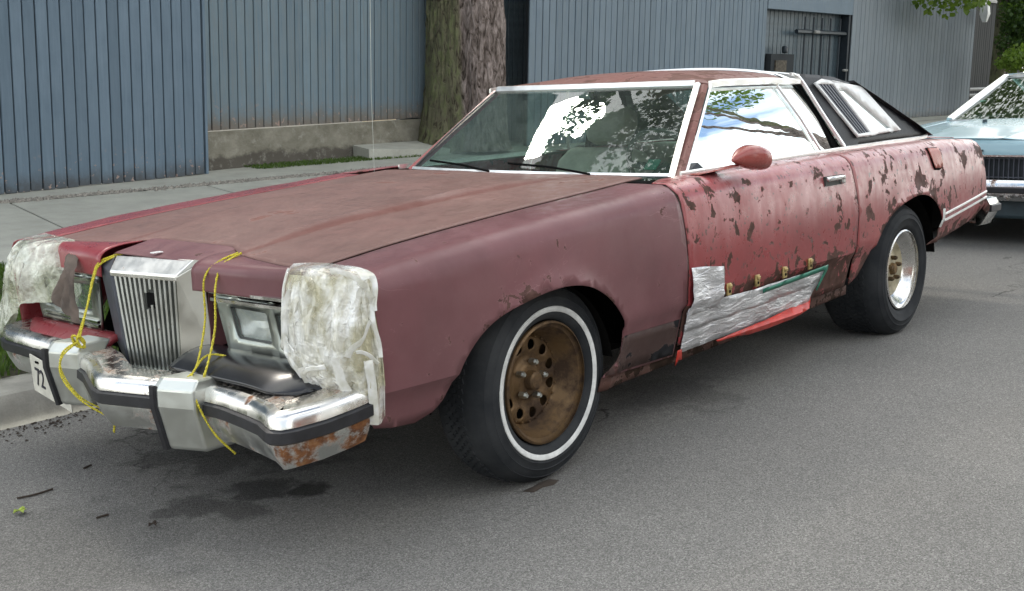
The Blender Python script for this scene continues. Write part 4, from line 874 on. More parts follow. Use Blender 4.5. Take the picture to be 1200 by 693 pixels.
# parkway soil + grass
struct(meshobj('verge', [(-60, -3.85, gz(-3.85)-.01), (30, -3.85, gz(-3.85)-.01), (30, -1.6, gz(-1.6)-.012), (-60, -1.6, gz(-1.6)-.012)], [(0, 1, 2, 3)], M['soil'], None, smooth=0))
def grassfield(name, n, xr, yr, zf, h, label):
    v = []; f = []
    for _ in range(n):
        x, y = random.uniform(*xr), random.uniform(*yr); a = random.uniform(0, 6.28); hh = h*random.uniform(.5, 1.3); wd = .004+.003*random.random(); ln = random.uniform(.2, 1.0)*hh
        z = zf(y); d = Vector((math.cos(a), math.sin(a), 0)); s_ = Vector((-d.y, d.x, 0))*wd; p = Vector((x, y, z)); b0 = len(v)
        v += [p-s_, p+s_, p+d*ln*.35+Vector((0, 0, hh*.65))+s_*.8, p+d*ln*.35+Vector((0, 0, hh*.65))-s_*.8, p+d*ln+Vector((0, 0, hh*.95))]
        f += [(b0, b0+1, b0+2, b0+3), (b0+3, b0+2, b0+4)]
    return tag(meshobj(name, v, f, M['grass'], None, smooth=0), label, 'grass', kind='stuff')
grassfield('grass', 26000, (-3.2, 2.2), (-3.85, -1.58), gz, .07, 'green grass growing on the verge beside the kerb')
# sidewalk slabs (skew joints as laid)
sb = struct(meshobj('sidewalk', [(-60, -7.1, gz(-7.1)-.05), (30, -7.1, gz(-7.1)-.05), (30, -3.80, gz(-3.8)-.05), (-60, -3.80, gz(-3.8)-.05)], [(0, 1, 2, 3)], M['kerb'], None, smooth=0))
x0 = 8.2; sw_ = 2.03; proto = None
def skew(y): return .235*(y+6.6)
while x0 > -45:
    if proto is None:
        b = MB(); g_ = .012; ys = (-6.62, -3.82); P = []
        for dz in (-.05, 0): P += [Vector((g_+skew(ys[0]), ys[0], gz(ys[0])+dz)), Vector((sw_-g_+skew(ys[0]), ys[0], gz(ys[0])+dz)), Vector((sw_-g_+skew(ys[1]), ys[1], gz(ys[1])+dz)), Vector((g_+skew(ys[1]), ys[1], gz(ys[1])+dz))]
        b.hexa(P); proto = b.build('slab', M['sidewalk'], sb, smooth=0, bevel=.006); o = proto
    else: o = proto.copy(); COL.objects.link(o)
    o.location = (x0, 0, random.uniform(-.004, .004)); x0 -= sw_
# far strip of the pavement next to the wall and the gravelly joint
struct(meshobj('pavement', [(-60, -9.2, gz(-9.2)), (30, -9.2, gz(-9.2)), (30, -6.74, gz(-6.74)-.006), (-60, -6.74, gz(-6.74)-.006)], [(0, 1, 2, 3)], M['sidewalk'], None, smooth=0))
v = []; f = []
for _ in range(7000):
    x = random.uniform(-12, 1); y = -6.69+random.gauss(0, .035+.03*noise.noise(Vector((x, 0, 0)))) ; r = random.uniform(.008, .030); z = gz(y)-.004; b0 = len(v)
    if noise.noise(Vector((x*1.3, 7, 0))) < -.25 and random.random() < .7: continue
    for k in range(5): a = 1.257*k+random.random(); v.append(Vector((x+r*math.cos(a), y+r*math.sin(a), z)))
    v.append(Vector((x, y, z+r*.8))); f += [(b0+k, b0+(k+1) % 5, b0+5) for k in range(5)]
tag(meshobj('gravel', v, f, M['gravel'], None, smooth=0), 'loose gravel and grit along the far edge of the pavement', 'gravel', kind='stuff')
# ------------------------------------------------------------------ FENCE / WALL SECTIONS  (leaning with gravity: road is cambered)
UP = Vector((-.0305, .0328, 1.0))
def boardmesh(w_, h, th, mat, dirv):
    b = MB(); dx = Vector((*dirv, 0)).normalized(); nv = Vector((-dx.y, dx.x, 0));  nv = nv if nv.y > 0 else -nv
    e = .006; q = [dx*e*0, dx*0]
    sec = [dx*0-nv*th, dx*0+nv*(-.004), dx*.004, dx*(w_-.004), dx*w_+nv*(-.004), dx*w_-nv*th]
    b.loft([[p for p in sec], [p+UP*h for p in sec]])
    me = bpy.data.meshes.new('board'); me.from_pydata([tuple(p) for p in b.v], [], b.f); me.materials.append(M[mat]); return me
def fence(name, p0, p1, wb, h, mat, label, zoff=0., gap=.015, back='recess_dark', jitter=.003, th=.02):
    p0, p1 = Vector(p0), Vector(p1); ln = (p1-p0).length; n = max(1, round(ln/wb)); d = (p1-p0)/n; nv = Vector((-d.y, d.x)).normalized(); nv = nv if nv.y > 0 else -nv
    mid = (p0+p1)/2; e = thing(name, (mid.x, mid.y, gz(mid.y)), label, 'fence')
    me = boardmesh(d.length-gap, h, th, mat, (d.x, d.y))
    for k in range(n):
        q = p0+d*k; o = bpy.data.objects.new('board', me); link(o, e); j = random.uniform(-jitter, jitter)
        o.location = (q.x+nv.x*j, q.y+nv.y*j, gz(q.y)+zoff+random.uniform(0, .006))
    P = []
    for dz in (0, 1):
        for q, off in ((p0, th+.004), (p1, th+.004), (p1, th+.05), (p0, th+.05)):
            P.append(Vector((q.x-nv.x*off, q.y-nv.y*off, gz(q.y)+zoff+.01))+UP*(h-.03)*dz)
    b = MB(); b.hexa(P); b.build('backing', M[back], e, smooth=0); return e
def gpt(px, py):     # pixel -> point on the pavement plane
    d = ray(px, py); tt = (.13+SL*(-1.45-CAM[1])-CAM[2])/(d[2]+SL*d[1]); return Vector(CAM+d*tt)
A0, A1 = Vector((3.0, -6.62)), Vector((-4.55, -7.44))
f1_ = fence('board_fence', A0, A1, .131, 8.6, 'board_blue', 'tall blue board-clad wall standing straight on the pavement beside the weathered one')
B0, B1 = Vector((-4.50, -7.70)), Vector((-9.9, -8.33))
FZ = .43
f2_ = fence('board_fence', B0, B1, .134, 8.2, 'board_weathered', 'tall weathered grey-blue board-clad wall raised on a mossy concrete footing', FZ)
b = MB(); P = []
for dz in (-.1, FZ-.012):
    for q, off in ((B0, -.035), (B1, -.035), (B1, .2), (B0, .2)): P.append(Vector((q.x, q.y-off*1.0, gz(q.y)+dz)))
b.hexa(P); b.build('concrete_footing', M['footing'], f2_, smooth=0)
# return board at the corner of the first section
b = MB(); c0 = Vector((A1.x-.012, A1.y, gz(A1.y))); P = []
for dz in (0, 1):
    for x, y in ((0, 0), (-.03, 0), (-.03, -.35), (0, -.35)): P.append(c0+Vector((x, y-.0, 0))+UP*8.6*dz)
b.hexa(P); b.build('corner_board', M['board_blue'], f1_, smooth=0)
grassfield('grass', 3600, (-9.0, -5.3), (-7.82, -7.45), gz, .03, 'thin grass strip growing at the foot of the concrete footing')
# low concrete ramp by the tree
b = MB(); r0 = gpt(428, 186); r1 = gpt(468, 184)
zr = gz(-7.5)
P = [(-7.05, -7.55, zr-.1), (-9.6, -7.35, zr-.1), (-9.6, -8.25, zr-.1), (-7.25, -8.25, zr-.1), (-7.05, -7.55, zr+.13), (-9.6, -7.35, zr+.02), (-9.6, -8.25, zr+.16), (-7.25, -8.25, zr+.20)]
b.hexa(P); tag(b.build('concrete_ramp', M['sidewalk'], None, smooth=0), 'low pale concrete ramp between weathered fence footing and tree trunk', 'ramp')
# far sections
def on(px, y): return at(px, 60, y=y).x
C0, C1 = Vector((on(615, -7.6), -7.6)), Vector((on(893, -7.45), -7.45))
f3_ = fence('board_fence', C0, C1, (C0-C1).length/45, 9.0, 'board_grey', 'long slate-blue board wall beginning beside tree trunk and ending at barred gate', 0)
# dark recess between trunk and wall
fence('board_fence', (C0.x+1.9, C0.y-.7), (C0.x-1.2, C0.y-.7), .12, 9.0, 'gate_paint', 'dark recessed board fence behind the tree trunk', 0)
b = MB(); b.box((C0.x+.6, C0.y-.8, 1.1), (.8, .2, .05)); tag(b.build('timber_ledge', M['board_weathered'], None, smooth=0), 'small timber ledge in the dark gap beside the tree trunk', 'ledge')
D0, D1 = Vector((on(893, -7.45)-.02, -7.45)), Vector((on(993, -7.4), -7.4))
# recessed bay with the barred gate
g0, g1 = Vector((D0.x, D0.y-.22)), Vector((D1.x, D1.y-.22)); L_ = (D0-D1).length
def hz(py, x, y):
    # height above the pavement that a pixel row has at wall position (x, y)
    best = None
    lo, hi = -2., 8.
    for _ in range(40):
        m = (lo+hi)/2; q = Vector((x, y, gz(y)))+UP*m; dd = np.array(q)-CAM; vz = 346.5-FPX*float(dd @ up)/float(dd @ fw)
        if vz > py: lo = m
        else: hi = m
    return m
gate = thing('barred_gate', (((D0+D1)/2).x, g0.y, gz(g0.y)), 'recessed blue-grey gate with dark vertical bars and a cross bar', 'gate')
top = hz(10, D0.x, D0.y)
nb = 22
for k in range(nb):
    q = g0.lerp(g1, (k+.06)/nb); me_ = boardmesh(L_/nb*.9, top+.3, .02, 'gate_paint', (g1-g0)) if k == 0 else me_
    o = bpy.data.objects.new('board', me_); link(o, gate); o.location = (q.x, q.y, gz(q.y))
b = MB(); P = []
for dz in (0, 1):
    for q, off in ((g0, .03), (g1, .03), (g1, .1), (g0, .1)): P.append(Vector((q.x, q.y-off, gz(q.y)))+UP*(top+.6)*dz)
b.hexa(P); b.build('backing', M['recess_dark'], gate, smooth=0)
for px in (938, 948, 958, 968, 979):
    x = on(px, g0.y+.12); b = MB(); p = Vector((x, g0.y+.12, gz(g0.y))); b.tube([p, p+UP*(top-.1)], .02, 6); b.build('gate_bar', M['gate_metal'], gate)
xA, xB = on(927, g0.y+.16), on(984, g0.y+.16); zc_ = hz(39, (xA+xB)/2, g0.y)
b = MB(); b.tube([Vector((xA, g0.y+.18, gz(g0.y)))+UP*zc_, Vector((xB, g0.y+.18, gz(g0.y)))+UP*zc_], .045, 6); b.build('cross_bar', M['gate_metal'], gate)
b = MB(); b.box(Vector((on(950, g0.y+.2), g0.y+.24, gz(g0.y)))+UP*(zc_), (.22, .06, .07)); b.build('latch', M['rail_grey'], gate, bevel=.02)
b = MB(); b.box(Vector((on(985, g0.y+.2), g0.y+.26, gz(g0.y)))+UP*(zc_-.75), (.2, .06, .05)); b.build('handle', M['rail_grey'], gate, bevel=.02)
b = MB(); P = []
for dz in (0, top+.1):
    for x, y in ((D1.x+.10, D1.y-.03), (D1.x+.02, D1.y-.03), (D1.x+.02, D1.y-.21), (D1.x+.10, D1.y-.21)): P.append(Vector((x, y, gz(y)))+UP*dz)
b.hexa(P); b.build('jamb', M['gate_metal'], gate, smooth=0)
b = MB(); P = []
for dz in (top, top+1.2):
    for x, y in ((D0.x+.0, D0.y), (D1.x-.0, D1.y), (D1.x, D1.y-.3), (D0.x, D0.y-.3)): P.append(Vector((x, y, gz(y)))+UP*dz)
b.hexa(P); b.build('lintel', M['board_grey'], gate, smooth=0)
xa, xb = on(894, g0.y+.05), on(921, g0.y+.05); za, zb_ = hz(82, xa, g0.y), hz(63, xa, g0.y)
b = MB(); P = []
for dz in (za-.6, zb_):
    for x, y in ((xa, g0.y+.16), (xb, g0.y+.16), (xb, g0.y+.04), (xa, g0.y+.04)): P.append(Vector((x, y, gz(y)))+UP*dz)
b.hexa(P); hb_ = b.build('hatch_frame', M['recess_dark'], gate, smooth=0)
b = MB(); P = []
for dz in (za-.5, zb_-.12):
    for x, y in ((xa-.15, g0.y+.19), (xb+.35, g0.y+.19), (xb+.35, g0.y+.16), (xa-.15, g0.y+.16)): P.append(Vector((x, y, gz(y)))+UP*dz)
b.hexa(P); b.build('hatch_panel', M['hatch_brown'], hb_, smooth=0)
b = MB(); b.box(Vector((on(916, g0.y+.2), g0.y+.2, gz(g0.y)))+UP*(zb_+.07), (.12, .1, .14)); b.build('lock_box', M['gate_metal'], gate, bevel=.03)
# pale wall to the corner
E0, E1 = Vector((D1.x-.02, D1.y)), Vector((on(1137, -7.2), -7.2))
fence('board_fence', E0, E1, (E0-E1).length/36, 5.0, 'board_pale', 'pale grey board wall between barred gate and dark fence corner', 0)
F0 = Vector((E1.x-.05, E1.y-.9)); F1 = Vector((E1.x-7, E1.y-.9))
fence('board_fence', (E1.x-.02, E1.y), (E1.x-.02, E1.y-2.2), .3, 4.9, 'board_dark', 'dark return board at the end of the pale wall', 0)
hF = hz(8, F1.x, F1.y)
fence('board_fence', F0, F1, .16, hF, 'board_dark', 'dark charcoal board fence beyond the pale wall corner', 0)
b = MB(); P = []
for dz in (hF-.02, hF+.28):
    for x, y in ((F0.x, F0.y+.06), (F1.x, F1.y+.06), (F1.x, F1.y-.15), (F0.x, F0.y-.15)): P.append(Vector((x, y, gz(y)))+UP*dz)
b.hexa(P); b.build('cap_rail', M['rail_grey'], bpy.data.objects[[o.name for o in bpy.data.objects if o.get('label', '').startswith('dark charcoal')][0]], smooth=0)
rl = thing('rail', (E1.x-1, E1.y+.1, gz(E1.y)), 'low grey metal handrail in front of the dark charcoal fence', 'railing')
for py in (105, 112):
    p = Vector((E1.x-.2, E1.y-.2, gz(E1.y)))+UP*hz(py, E1.x-.2, E1.y); b = MB(); b.tube([p, p+Vector((-4.5, -.1, 0))], .045, 8); b.build('rail_bar', M['rail_grey'], rl)
for k in range(3):
    p = Vector((E1.x-.4-1.7*k, E1.y-.2, gz(E1.y))); b = MB(); b.tube([p, p+UP*(hz(104, E1.x-.2, E1.y))], .05, 8); b.build('rail_post', M['rail_grey'], rl)
# lamp bracket on the wall corner
p = Vector((E1.x+.1, E1.y+.25, gz(E1.y)))+UP*hz(15, E1.x, E1.y); b = MB(); b.loft([[p+Vector((dx, dy, z)) for dx, dy in ((-.1*s, -.1*s), (.1*s, -.1*s), (.1*s, .1*s), (-.1*s, .1*s))] for z, s in ((-.25, .45), (-.05, 1), (.18, .8), (.22, .3))]); b.tube([p+Vector((0, 0, .3)), p+Vector((0, -.3, .4))], .04); tag(b.build('wall_lamp', M['white_trim'], None, smooth=40), 'white wall lamp fixed at the corner of the pale wall', 'lamp')
# tan house behind
hs = thing('house', (F1.x-8, -26, .5), 'sunlit tan house rising behind the dark charcoal fence', 'house')
b = MB(); b.box((F1.x-8, -26, 5), (26, 12, 10)); b.build('wall', M['tan_wall'], hs, smooth=0)
b = MB(); b.loft([[Vector((F1.x-8+sx*14, y, z)) for y, z in ((-33, 9.9), (-26, 14), (-19, 9.9))] for sx in (-1, 1)]); b.build('roof', M['board_dark'], hs, smooth=0)
for k in range(4):
    b = MB(); b.box((F1.x-16+k*5, -19.98, 5.5), (1.4, .12, 1.9)); wn = b.build('window', M['white_trim'], hs, smooth=0)
    b = MB(); b.box((F1.x-16+k*5, -19.94, 5.5), (1.2, .1, 1.7)); b.build('pane', M['grille_dark'], wn, smooth=0)

# ------------------------------------------------------------------ TREES
def leaves(n, blobs, size, flat=.5):
    v = []; f = []; tot = sum(bb[1][0]*bb[1][1]*bb[1][2] for bb in blobs)
    for c, r in blobs:
        k = int(n*r[0]*r[1]*r[2]/tot)+1
        for _ in range(k):
            while True:
                p = Vector([random.uniform(-1, 1) for _ in range(3)])
                if p.length < 1 and p.length > .25*random.random(): break
            p = Vector((c[0]+p.x*r[0], c[1]+p.y*r[1], c[2]+p.z*r[2]))
            if noise.noise(p*.55) < -.18: continue
            s = size*random.uniform(.6, 1.3); a = Vector([random.gauss(0, 1) for _ in range(3)]); a.z -= .4; a.normalize(); u = a.cross(Vector((random.gauss(0, 1), random.gauss(0, 1), random.gauss(0, 1)))).normalized()
            b0 = len(v); v += [p, p+a*s*.5+u*s*.36, p+a*s, p+a*s*.5-u*s*.36]; f += [(b0, b0+1, b0+2, b0+3)]
    return v, f
def tree(name, base, h, r, label, blobs, n, size, leafm, limbs, cat='tree', fine=False):
    e = thing(name, base, label, cat); b = MB(); B = Vector(base)
    if fine:
        nn = 120; rings = []; H = 46
        for i in range(H):
            z = h*i/(H-1); c = B+UP*z; ring = []
            for k in range(nn):
                a = 2*math.pi*k/nn; fl_r = 1+.25*math.exp(-z/.35); seam = -.10*math.exp(-((math.atan2(math.sin(a-R(42)), math.cos(a-R(42))))/.16)**2)
                P_ = Vector((math.cos(a)*3.2, math.sin(a)*3.2, z*1.1)); rd = noise.noise(Vector((P_.x*3.2, P_.y*3.2, z*2.0+.8*noise.noise(P_))))
                rr = r*(fl_r+seam-.03*z)+.034*(1-abs(rd)*2.6)+.018*noise.noise(Vector((P_.x*7, P_.y*7, z*5)))+.05*noise.noise(P_*.4)
                ring.append(c+Vector((math.cos(a)*rr, math.sin(a)*rr, 0)))
            rings.append(ring)
        b.loft(rings, cap=False)
    else: b.tube([B-Vector((0, 0, .2)), B+UP*h*.4, B+UP*h], [r*1.25, r, r*.75], 12)
    o = meshobj('trunk', [v-B for v in b.v], b.f, M['bark'], None, smooth=70); o.parent = e
    b = MB(); tp_ = B+UP*h
    for q in limbs: qv = Vector(q); mid = tp_.lerp(qv, .5)+Vector((random.uniform(-.4, .4), random.uniform(-.4, .4), .5)); b.tube(smoothpath([tp_-UP*.4, mid, qv], 5), [r*.55*(1-.85*k/10) for k in range(11)], 7)
    if limbs: o = meshobj('limbs', [v-B for v in b.v], b.f, M['bark'], None); o.parent = e
    v, f = leaves(n, blobs, size); o = meshobj('crown', [p-B for p in v], f, M[leafm], None, smooth=0); o.parent = e; return e
TB = Vector((-8.55, -7.75, gz(-7.75)))
def trunk_r():
    a, c_ = at(497, 120, y=-7.75), at(592, 60, y=-7.75); return a, c_
pa, pc = trunk_r()
ctr_t = (pa+pc)/2; wd_t = (pa-pc).length*abs(Vector(ray(545, 90)).normalized().cross(Vector((1, 0, 0))).length)/2
TB = Vector((ctr_t.x+.12, -7.75, gz(-7.75)))
tree('maple_tree', TB, 5.2, wd_t*.87, 'large mossy tree trunk standing behind the windshield of the maroon car', [((-6.0, -4.6, 10.2), (2.6, 1.8, 1.6)), ((-3.0, -3.6, 9.6), (2.6, 1.5, 1.3)), ((-10, -6, 10), (3.2, 2.4, 2.0)), ((-13, -6.5, 10), (3, 2.4, 2)), ((-1.0, -2.6, 9.8), (1.5, 1.2, 1.0)), ((-3.4, -5.9, 10.1), (3.0, .8, 1.2))]+[((-3.4, -5.9, 10.1), (3.0, .8, 1.2))]*6, 38000, .17, 'leaf_mid',
     [(-5.5, -4.8, 10), (-9.5, -6.0, 10), (-12.5, -6.5, 9.8), (-2.5, -3.8, 9.7)], fine=True)
tree('street_tree', (-25.5, 9.6, 0), 8.2, .3, 'tall leafy street tree on the far side of the road', [((-25, 8.6, 16.5), (4.0, 3.6, 3.0)), ((-29, 10.5, 16.5), (4, 3.4, 3)), ((-22, 11.5, 16.2), (3.4, 3, 2.6)), ((-22.2, 7.0, 13.6), (2.4, 2.0, 1.1)), ((-26, 6.8, 14.6), (2, 2, 1.2))], 16000, .22, 'leaf_mid', [(-25, 8.6, 15.5), (-28, 10.5, 15.5), (-22.5, 11, 15.2)])
# overhanging branch and evergreen at the right
br = at(1112, 3, y=-6.3)
tree('ash_tree', (br.x-3.2, -6.2, gz(-6.2)), 5.8, .22, 'leafy tree whose low branch hangs in front of the pale wall', [((br.x-.1, br.y, br.z+.22), (1.35, .8, .50)), ((br.x+.9, br.y+.2, br.z+.42), (1.0, .7, .42)), ((br.x-.9, br.y+.1, br.z+.25), (.6, .5, .40))]*3+[((br.x-2.6, br.y, br.z+4.2), (2.2, 2.0, 1.7)), ((br.x+2.2, br.y-.8, br.z+8.2), (4.2, 2.8, 3.0))], 15000, .15, 'leaf_bright', [(br.x-.5, br.y, br.z+.7), (br.x-3, br.y, br.z+3.6), (br.x+1.5, br.y-.8, br.z+7.0)])
ev = at(1200, 45, y=-5.4)
def evb(px, py, r, y=-5.4): return (tuple(at(px, py, y=y)), r)
tree('evergreen_tree', (ev.x-1.3, -5.4, gz(-5.4)), 3.4, .16, 'dense dark evergreen beyond the blue car, drooping over the charcoal fence', [evb(1203, 18, (.75, .6, .5)), evb(1200, 48, (.65, .6, .5)), evb(1206, 68, (.6, .5, .4)), evb(1222, -15, (1.2, 1, .7)), evb(1235, 40, (1.0, .9, .9))], 16000, .10, 'leaf_dark', [(ev.x-.6, ev.y, ev.z+.4)])
sh = at(1190, 72, y=-5.0)
tree('leafy_shrub', (sh.x-.3, -5.0, gz(-5.0)), 1.2, .05, 'bright green shrub below the dark evergreen behind the blue car', [evb(1190, 72, (.5, .4, .22), -5.0), evb(1200, 64, (.4, .4, .22), -5.0)], 1500, .09, 'leaf_bright', [tuple(sh)], 'shrub')
b = MB(); p = at(1167, 88, y=-6.6); b.tube([p-UP*1.5, p+UP*.55], .05, 8); tag(b.build('timber_post', M['tan_wall'], None), 'slim tan post in front of the charcoal fence beside evergreen', 'post')
# fallen leaf, twigs, litter
def leaf_at(px, py, s, mat, label, name='fallen_leaf'):
    p = at(px, py, z=.006); b = MB(); pts = []
    for k in range(16): a = 2*math.pi*k/16; rr = s*(.55+.45*abs(math.cos(2.5*a))); pts.append(p+Vector((rr*math.cos(a), rr*math.sin(a), .004+.010*abs(math.sin(a*2)))))
    b.add([p+Vector((0, 0, .008))]+pts, [(0, k+1, (k+1) % 16+1) for k in range(16)]); return tag(b.build(name, M[mat], None, smooth=0), label, 'leaf')
leaf_at(24, 601, .024, 'leaf_fallen', 'yellow-green fallen leaf alone on the asphalt')
leaf_at(612, 564, .022, 'leaf_fallen', 'yellow-green fallen leaf at the foot of the whitewall tyre')
leaf_at(180, 617, .018, 'twig', 'dark dry leaf scrap on the asphalt', 'leaf_scrap')
for pts, lab in (([(20, 584), (40, 580), (62, 573)], 'thin dark twig beside the yellow-green fallen leaf'), ([(113, 607), (127, 603)], 'short pale twig on the asphalt beside leaf scrap'), ([(98, 549), (107, 545)], 'tiny dark twig below the bumper guard')):
    b = MB(); b.tube(smoothpath([at(x, y, z=.005) for x, y in pts], 3), .0035, 5); tag(b.build('twig', M['twig'], None), lab, 'twig')
b = MB(); p = at(635, 566, z=.012); b.loft([[p+Vector((dx*s*.8, dy*s*.35, z-.012)) for dx, dy in ((-.09, -.06), (-.02, -.08), (.05, -.04), (.10, -.05), (.08, .05), (.01, .03), (-.04, .07), (-.10, .03))] for z, s in ((.001, 1), (.004, .9), (.008, .45))]); tag(b.build('wet_debris', M['twig'], None, smooth=60), 'flat dark debris heap against the whitewall tyre', 'debris')
v = []; f = []
for _ in range(700):
    x = random.uniform(-1.2, 1.0); y = -1.27+abs(random.gauss(0, .09)); r = random.uniform(.002, .008); b0 = len(v); a0 = random.random()*6
    for k in range(4): v.append(Vector((x+r*math.cos(a0+1.57*k)*random.uniform(.6, 1.6), y+r*math.sin(a0+1.57*k), .003)))
    v.append(Vector((x, y, .003+r*.7))); f += [(b0+k, b0+(k+1) % 4, b0+4) for k in range(4)]
tag(meshobj('litter', v, f, M['twig'], None, smooth=0), 'dark leaf litter and grit collected along the kerb', 'litter', kind='stuff')

# ------------------------------------------------------------------ LIGHT BLUE SEDAN behind
BX = -6.45
BC = thing('parked_car', (BX-2.2, 0, 0), 'light blue sedan with dark bar grille parked behind the maroon coupe', 'car')
Wb = [(BX-5.0, .86), (BX-4, .91), (BX-1.5, .93), (BX-.3, .91), (BX, .88)]
Zb = [(BX-5.0, .90), (BX-4.2, .93), (BX-2, .93), (BX-1.65, .925), (BX-.8, .88), (BX-.1, .825), (BX, .815)]
def bside(x, v):
    zt = spl(Zb, x); W = spl(Wb, x); r = .06; z = v; dy = 0
    if v > zt-r: a = min((v-zt+r)/r, 1.5708); z = zt-r+r*math.sin(a); dy = r*(1-math.cos(a))+max(0, v-zt+r-r*1.5708)
    dy += .25*max(0, .45-z)+.4*max(0, z-.6)**2
    return (x, W-dy, z)
for mir in (False, True):
    ft = lambda x, y: spl(Zb, x)-.06+.094+(spl(Wb, x)-.06-.4*(spl(Zb, x)-.6)**2-y)
    bp_ = [(BX-.02, .42), (BX-.40, .30)]+[(BX-.85+.40*math.cos(a), .33+.40*math.sin(a)) for a in [R(5+17*k) for k in range(11)]]+[(BX-1.3, .26), (BX-3.3, .26)]+[(BX-3.72+.40*math.cos(a), .33+.40*math.sin(a)) for a in [R(5+17*k) for k in range(11)]]+[(BX-4.9, .40)]+[(x, ft(x, .70)) for x in (BX-4.9, BX-4, BX-3, BX-2, BX-1.6, BX-1, BX-.5, BX-.02)]
    panel('body_side', bp_, bside, M['paint_blue'], BC, .05, mirror=mir)
    sg = -1 if mir else 1
    # greenhouse
    Bg = lambda x, z: Vector((x, sg*(.74-.42*(z-.93)), z))
    b = MB(); b.strip([Bg(BX-1.66, .93), Bg(BX-2.15, 1.12), Bg(BX-2.72, 1.318)], (0, 1, 0), .07, .03, (1, sg, .5)); b.build('pillar', M['chrome_trim'], BC)
    b = MB(); b.strip([Bg(BX-2.72, 1.325), Bg(BX-3.5, 1.345), Bg(BX-3.95, 1.30)], (0, 0, 1), .05, .03, (0, sg, .5)); b.strip([Bg(BX-3.95, 1.30), Bg(BX-4.45, .95)], (1, 0, 0), .3, .03, (0, sg, .5)); b.build('roof_side', M['paint_blue'], BC)
    v4 = [Bg(BX-1.70, .93), Bg(BX-2.72, 1.31), Bg(BX-3.95, 1.30), Bg(BX-4.4, .95)]; meshobj('side_window', v4, [(0, 1, 2, 3)], M['glass_side'], BC, smooth=0)
    for wx in (BX-.85, BX-3.72):
        b = MB(); b.lathe([(.20, -.03), (.25, .012), (.30, .010), (.325, -.03), (.325, -.17), (.2, -.19)], 40, 'y', (wx, .86, .325)); tv = b; wo = MB(); wo.lathe([(.205, .0), (.19, -.02), (.12, -.03), (.06, .0), (0, .0)], 32, 'y', (wx, .86, .325))
        o = meshobj('wheel', [Vector((p.x, sg*p.y, p.z)) for p in wo.v], wo.f, M['chrome_clean'], BC); meshobj('tyre', [Vector((p.x, sg*p.y, p.z)) for p in tv.v], tv.f, M['tyre'], o)
        b = MB(); b.lathe([(.40, 0), (.40, -.3), (0, -.3)], 28, 'y', (wx, .86, .33)); meshobj('wheel_housing', [Vector((p.x, sg*p.y, p.z)) for p in b.v], b.f, M['under'], BC)
    panel('headlight_bezel', [(sg*.58, .535), (sg*.87, .535), (sg*.87, .70), (sg*.58, .70)], lambda y, z: (BX+.02, y, z), M['chrome_clean'], BC, .1, thick=.02)
    b = MB(); b.box((BX+.03, sg*.725, .617), (.02, .22, .12)); b.build('headlamp', M['reflector'], BC, bevel=.01)
def bhz(x, y): a = abs(y); return spl(Zb, x)+.03*(1-(a/.72)**2)+.008*math.exp(-((a-.30-.1*(BX-x))/.03)**2)
panel('hood', [(BX, -.70), (BX, .70), (BX-.8, .70), (BX-1.60, .70), (BX-1.52, 0), (BX-1.60, -.70), (BX-.8, -.70)], lambda x, y: (x+.06*(1-(y/.72)**2)*ss(BX-.7, BX, x), y, bhz(x, y)), M['paint_blue'], BC, .05)
panel('header_panel', [(-.88, .705), (.88, .705), (.88, .78), (.70, .818), (0, .848), (-.70, .818), (-.88, .78)], lambda y, z: (BX+.01+.06*(1-(y/.9)**2)-.25*max(0, z-.76), y, z), M['paint_blue'], BC, .06)
b = MB(); b.strip([(BX+.062-.055*(y/.9)**2, y, .712) for y in [k*.08-.88 for k in range(23)]], (0, 0, 1), .022, .02, (1, 0, 0)); b.build('grille_brow', M['chrome_clean'], BC)
b = MB(); b.box((BX+.005, 0, .615), (.02, 1.14, .17)); gb_ = b.build('grille', M['recess_dark'], BC, smooth=0)
for k in range(31): b = MB(); b.box((BX+.024, -.555+k*.037, .615), (.016, .008, .165)); b.build('grille_bar', M['louvre'], gb_, smooth=0)
for z in (.545, .69): b = MB(); b.box((BX+.028, 0, z), (.016, 1.14, .008)); b.build('grille_rail', M['louvre'], gb_, smooth=0)
b = MB(); b.box((BX+.085, .13, .752), (.004, .05, .016)); b.build('nose_emblem', M['blue_dark'], BC)
rr = []
for y, x in ((-.93, BX-.25), (-.90, BX+.06), (-.6, BX+.12), (0, BX+.14), (.6, BX+.12), (.90, BX+.06), (.93, BX-.25)): rr.append([Vector((x+dx, y, z)) for dx, z in ((-.08, .53), (-.01, .53), (0, .505), (0, .40), (-.03, .37), (-.08, .38))])
b = MB(); b.loft(rr); bb_ = b.build('front_bumper', M['chrome_bumper'], BC, smooth=40)
b = MB(); b.strip([r_[2]+Vector((.002, 0, -.05)) for r_ in rr], (0, 0, 1), .05, .015, (1, 0, 0)); b.build('rub_strip', M['rubber'], bb_)
b = MB(); b.box((BX-.05, 0, .30), (.10, 1.7, .16)); b.build('valance', M['blue_dark'], BC, bevel=.03)
b = MB(); b.box((BX-2.5, 0, .30), (4.5, 1.3, .08)); b.build('underbody', M['under'], BC)
def bws(s, q): return (BX-1.63-1.08*q+.10*(1-s*s), s*(.73-.16*q), .925+.395*q)
panel('windshield', [(-1, 0), (1, 0), (1, 1), (-1, 1)], bws, M['glass_far'], BC, .12, thick=0)
b = MB(); b.strip([bws(k/8-1, 1.0) for k in range(17)], (.4, 0, -1), .04, .015, (.8, 0, .6)); b.strip([bws(k/8-1, .01) for k in range(17)], (.4, 0, -1), .025, .012, (.8, 0, .6)); b.build('windshield_moulding', M['chrome_trim'], BC)
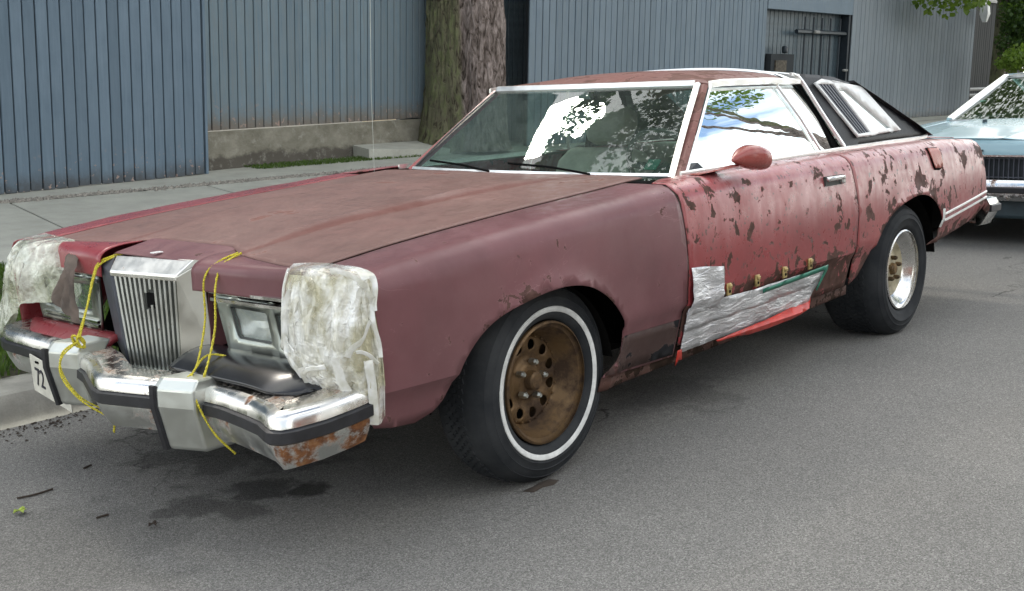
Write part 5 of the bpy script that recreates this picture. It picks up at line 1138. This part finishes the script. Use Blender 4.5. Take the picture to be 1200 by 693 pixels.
panel('roof', [(BX-2.68, -.575), (BX-2.63, 0), (BX-2.68, .575), (BX-3.95, .58), (BX-3.95, -.58)], lambda x, y: (x, y, 1.322+.03*ss(BX-2.6, BX-3.1, x)+.02*(1-(y/.58)**2)), M['interior_dark'], BC, .1)
b = MB(); b.box((BX-3.9, 0, .75), (.3, 1.35, .62)); b.build('rear_seat', M['interior_dark'], BC, bevel=.04)
meshobj('rear_window', [(BX-3.95, -.56, 1.32), (BX-3.95, .56, 1.32), (BX-4.5, .66, .96), (BX-4.5, -.66, .96)], [(0, 1, 2, 3)], M['glass_side'], BC, smooth=0)
panel('trunk_lid', [(BX-4.4, -.71), (BX-4.4, .71), (BX-4.92, .71), (BX-4.92, -.71)], lambda x, y: (x, y, spl(Zb, x)+.01), M['paint_blue'], BC, .1)
b = MB(); b.box((BX-4.92, 0, .62), (.04, 1.66, .54)); b.build('tail_panel', M['paint_blue'], BC)
b = MB(); b.loft([[Vector((x, y, z)) for x, z in ((BX-1.66, .90), (BX-1.95, .92), (BX-2.05, .84), (BX-1.9, .6), (BX-1.6, .6))] for y in (-.70, .70)]); b.build('dashboard', M['interior_tan'], BC)
for y in (.35, -.35): b = MB(); b.box((BX-2.95, y, .72), (.2, .55, .6)); b.box((BX-3.0, y, 1.12), (.12, .28, .16)); b.build('front_seat', M['seat_pale'], BC, bevel=.04)
b = MB(); b.box(Vector(bws(-.86, .42))+Vector((-.015, 0, 0)), (.004, .08, .05), Matrix.Rotation(R(-60), 3, 'Y')); b.build('windshield_sticker', M['green_tape'], BC)
b = MB(); b.box((BX-1.15, -.25, bhz(BX-1.15, .25)+.012), (.04, .03, .03)); b.build('washer_nozzle', M['blue_dark'], BC)

# ------------------------------------------------------------------ added out-of-view houses across the street: block low sky light, also show in reflections
for hx, hw, hh, m_, lab in ((6, 9, 6.0, 'house_brick', 'added brown brick house with dark gable roof, out of view, blocking low sky light'), (-6.5, 9.5, 5.4, 'house_siding', 'added cream sided house, out of view, blocking low sky light beside the brown brick one'), (-19, 10, 6.2, 'house_brick', 'added far brown brick house, out of view, blocking low sky light beside the cream sided one')):
    e = thing('house', (hx, 19, 0), lab, 'house'); b = MB(); b.box((hx, 19, hh/2), (hw, 8, hh)); b.build('wall', M[m_], e, smooth=0)
    b = MB(); b.loft([[Vector((hx+sx*(hw/2+.4), 19+y, z)) for y, z in ((-4.5, hh-.05), (0, hh+2.2), (4.5, hh-.05))] for sx in (-1, 1)]); b.build('roof', M['roof_shingle'], e, smooth=0)
    for k in (-1, 1):
        for z in (1.7, 4.3):
            b = MB(); b.box((hx+k*hw*.28, 14.99, z), (1.3, .1, 1.6)); wn = b.build('window', M['white_trim'], e, smooth=0); b = MB(); b.box((hx+k*hw*.28, 14.95, z), (1.1, .08, 1.4)); b.build('pane', M['grille_dark'], wn, smooth=0)
    b = MB(); b.box((hx, 14.98, 1.1), (1.0, .1, 2.1)); b.build('door', M['paint_red'], e, smooth=0)
